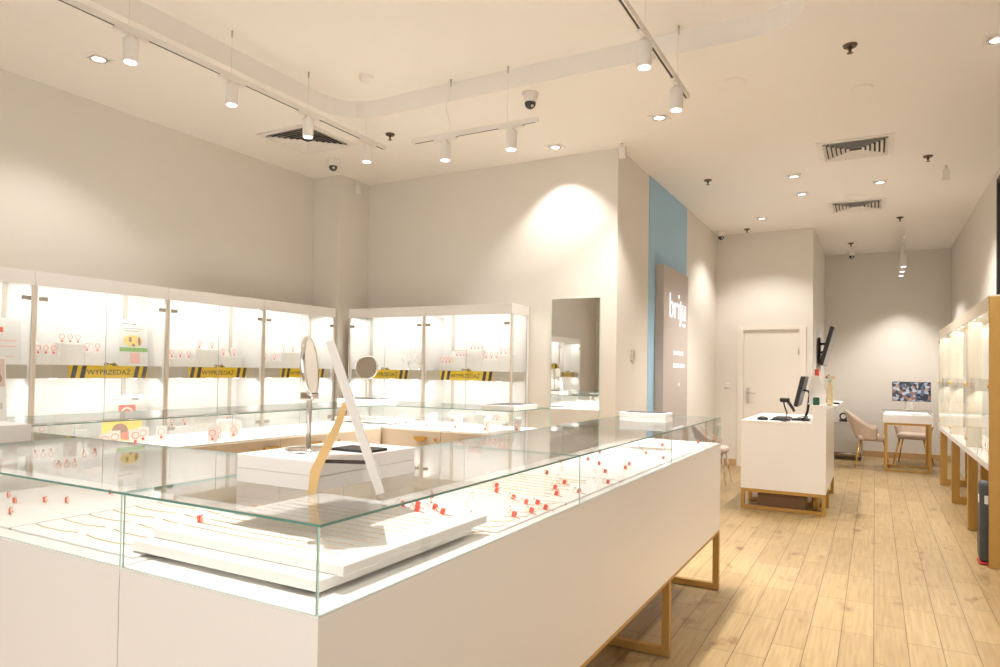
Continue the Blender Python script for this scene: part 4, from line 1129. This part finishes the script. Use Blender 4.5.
# glass cart
t = thing('serving_cart', 'low glass sided metal cart against the side wall', 'cart', (-.40, 12.6, 0))
m = MB()
for x in (-.22, .22):
    for y in (-.28, .28): m.cyl((x, y, .06), (x, y, .63), .008, .008, STEEL, 10)
for z in (.10, .60):
    for y in (-.28, .28): m.cyl((-.22, y, z), (.22, y, z), .007, .007, STEEL, 8)
    for x in (-.22, .22): m.cyl((x, -.28, z), (x, .28, z), .007, .007, STEEL, 8)
m.build('frame', t)
m = MB(); m.box(-.215, .215, -.275, .275, .595, .603, mat('smoked_glass', (.45, .43, .40), .1)); m.build('top_shelf', t)
m = MB(); m.box(-.215, .215, -.275, .275, .095, .115, BRONZE); m.build('bottom_shelf', t)
m = MB(); m.box(-.21, .21, -.279, -.275, .12, .59, mat('frosted_panel', (.55, .54, .50), .25)); m.build('panel', t)
for x in (-.2, .2):
    for y in (-.26, .26):
        m = MB(); m.cyl((x-.01, y, .03), (x+.01, y, .03), .027, .027, BLACK, 14); m.cyl((x, y, .04), (x, y, .10), .008, .008, STEEL, 8); m.build('caster', t)
t = thing('tape_dispenser', 'black looped holder with a white roll on the glass cart', 'holder', (-.45, 12.5, .6315))
m = MB(); m.torus((0, 0, .055), .05, .012, BLACK, Matrix.Rotation(PI/2, 4, 'X')); m.rbox(-.06, .06, -.03, .03, -.027, .006, BLACK, r=.004); m.build('holder', t)
m = MB(); m.cyl((.11, -.05, .03), (.11, .05, .03), .055, .055, PAPER, 20); m.build('roll', t)

# ================================================================ LIGHT, WORLD, CAMERA
W = bpy.data.worlds.new('front_fill'); S.world = W; W.use_nodes = True  # even world colour added as fill through the open shop front
bg = W.node_tree.nodes['Background']; bg.inputs['Color'].default_value = (1, .955, .91, 1); bg.inputs['Strength'].default_value = 1.1

cam = bpy.data.cameras.new('camera'); co = bpy.data.objects.new('camera', cam); COL.objects.link(co)
F, YAW, PITCH, ROLL = 681.055, -.5034, .0200, -.0155
cy, sy, cp, spn, cr, sr = math.cos(YAW), math.sin(YAW), math.cos(PITCH), math.sin(PITCH), math.cos(ROLL), math.sin(ROLL)
# axes as (X, Y, Z): forward along +Y turned left
fwd = Vector((cp*sy, cp*cy, spn)); right = Vector((cy, -sy, 0)); down = -(right.cross(fwd))
r2 = right*cr+down*sr; d2 = down*cr-right*sr
Mx = Matrix((( r2.x, -d2.x, -fwd.x, 0), (r2.y, -d2.y, -fwd.y, 0), (r2.z, -d2.z, -fwd.z, 1.35), (0, 0, 0, 1)))
co.matrix_world = Mx
cam.sensor_width = 36; cam.lens = F*36/1000; cam.shift_y = (356.889-333.5)/1000; cam.clip_start = .02; cam.clip_end = 100
S.camera = co

vs = S.view_settings
S.display_settings.display_device = 'sRGB'
vs.view_transform = 'Standard'; vs.look = 'None'; vs.gamma = 1; vs.use_curve_mapping = False; vs.exposure = 1.13
cyc = S.cycles
cyc.transparent_max_bounces = 40; cyc.max_bounces = 10; cyc.diffuse_bounces = 5; cyc.glossy_bounces = 5; cyc.transmission_bounces = 6
cyc.use_denoising = True; cyc.caustics_reflective = False; cyc.caustics_refractive = False
cyc.sample_clamp_indirect = 8
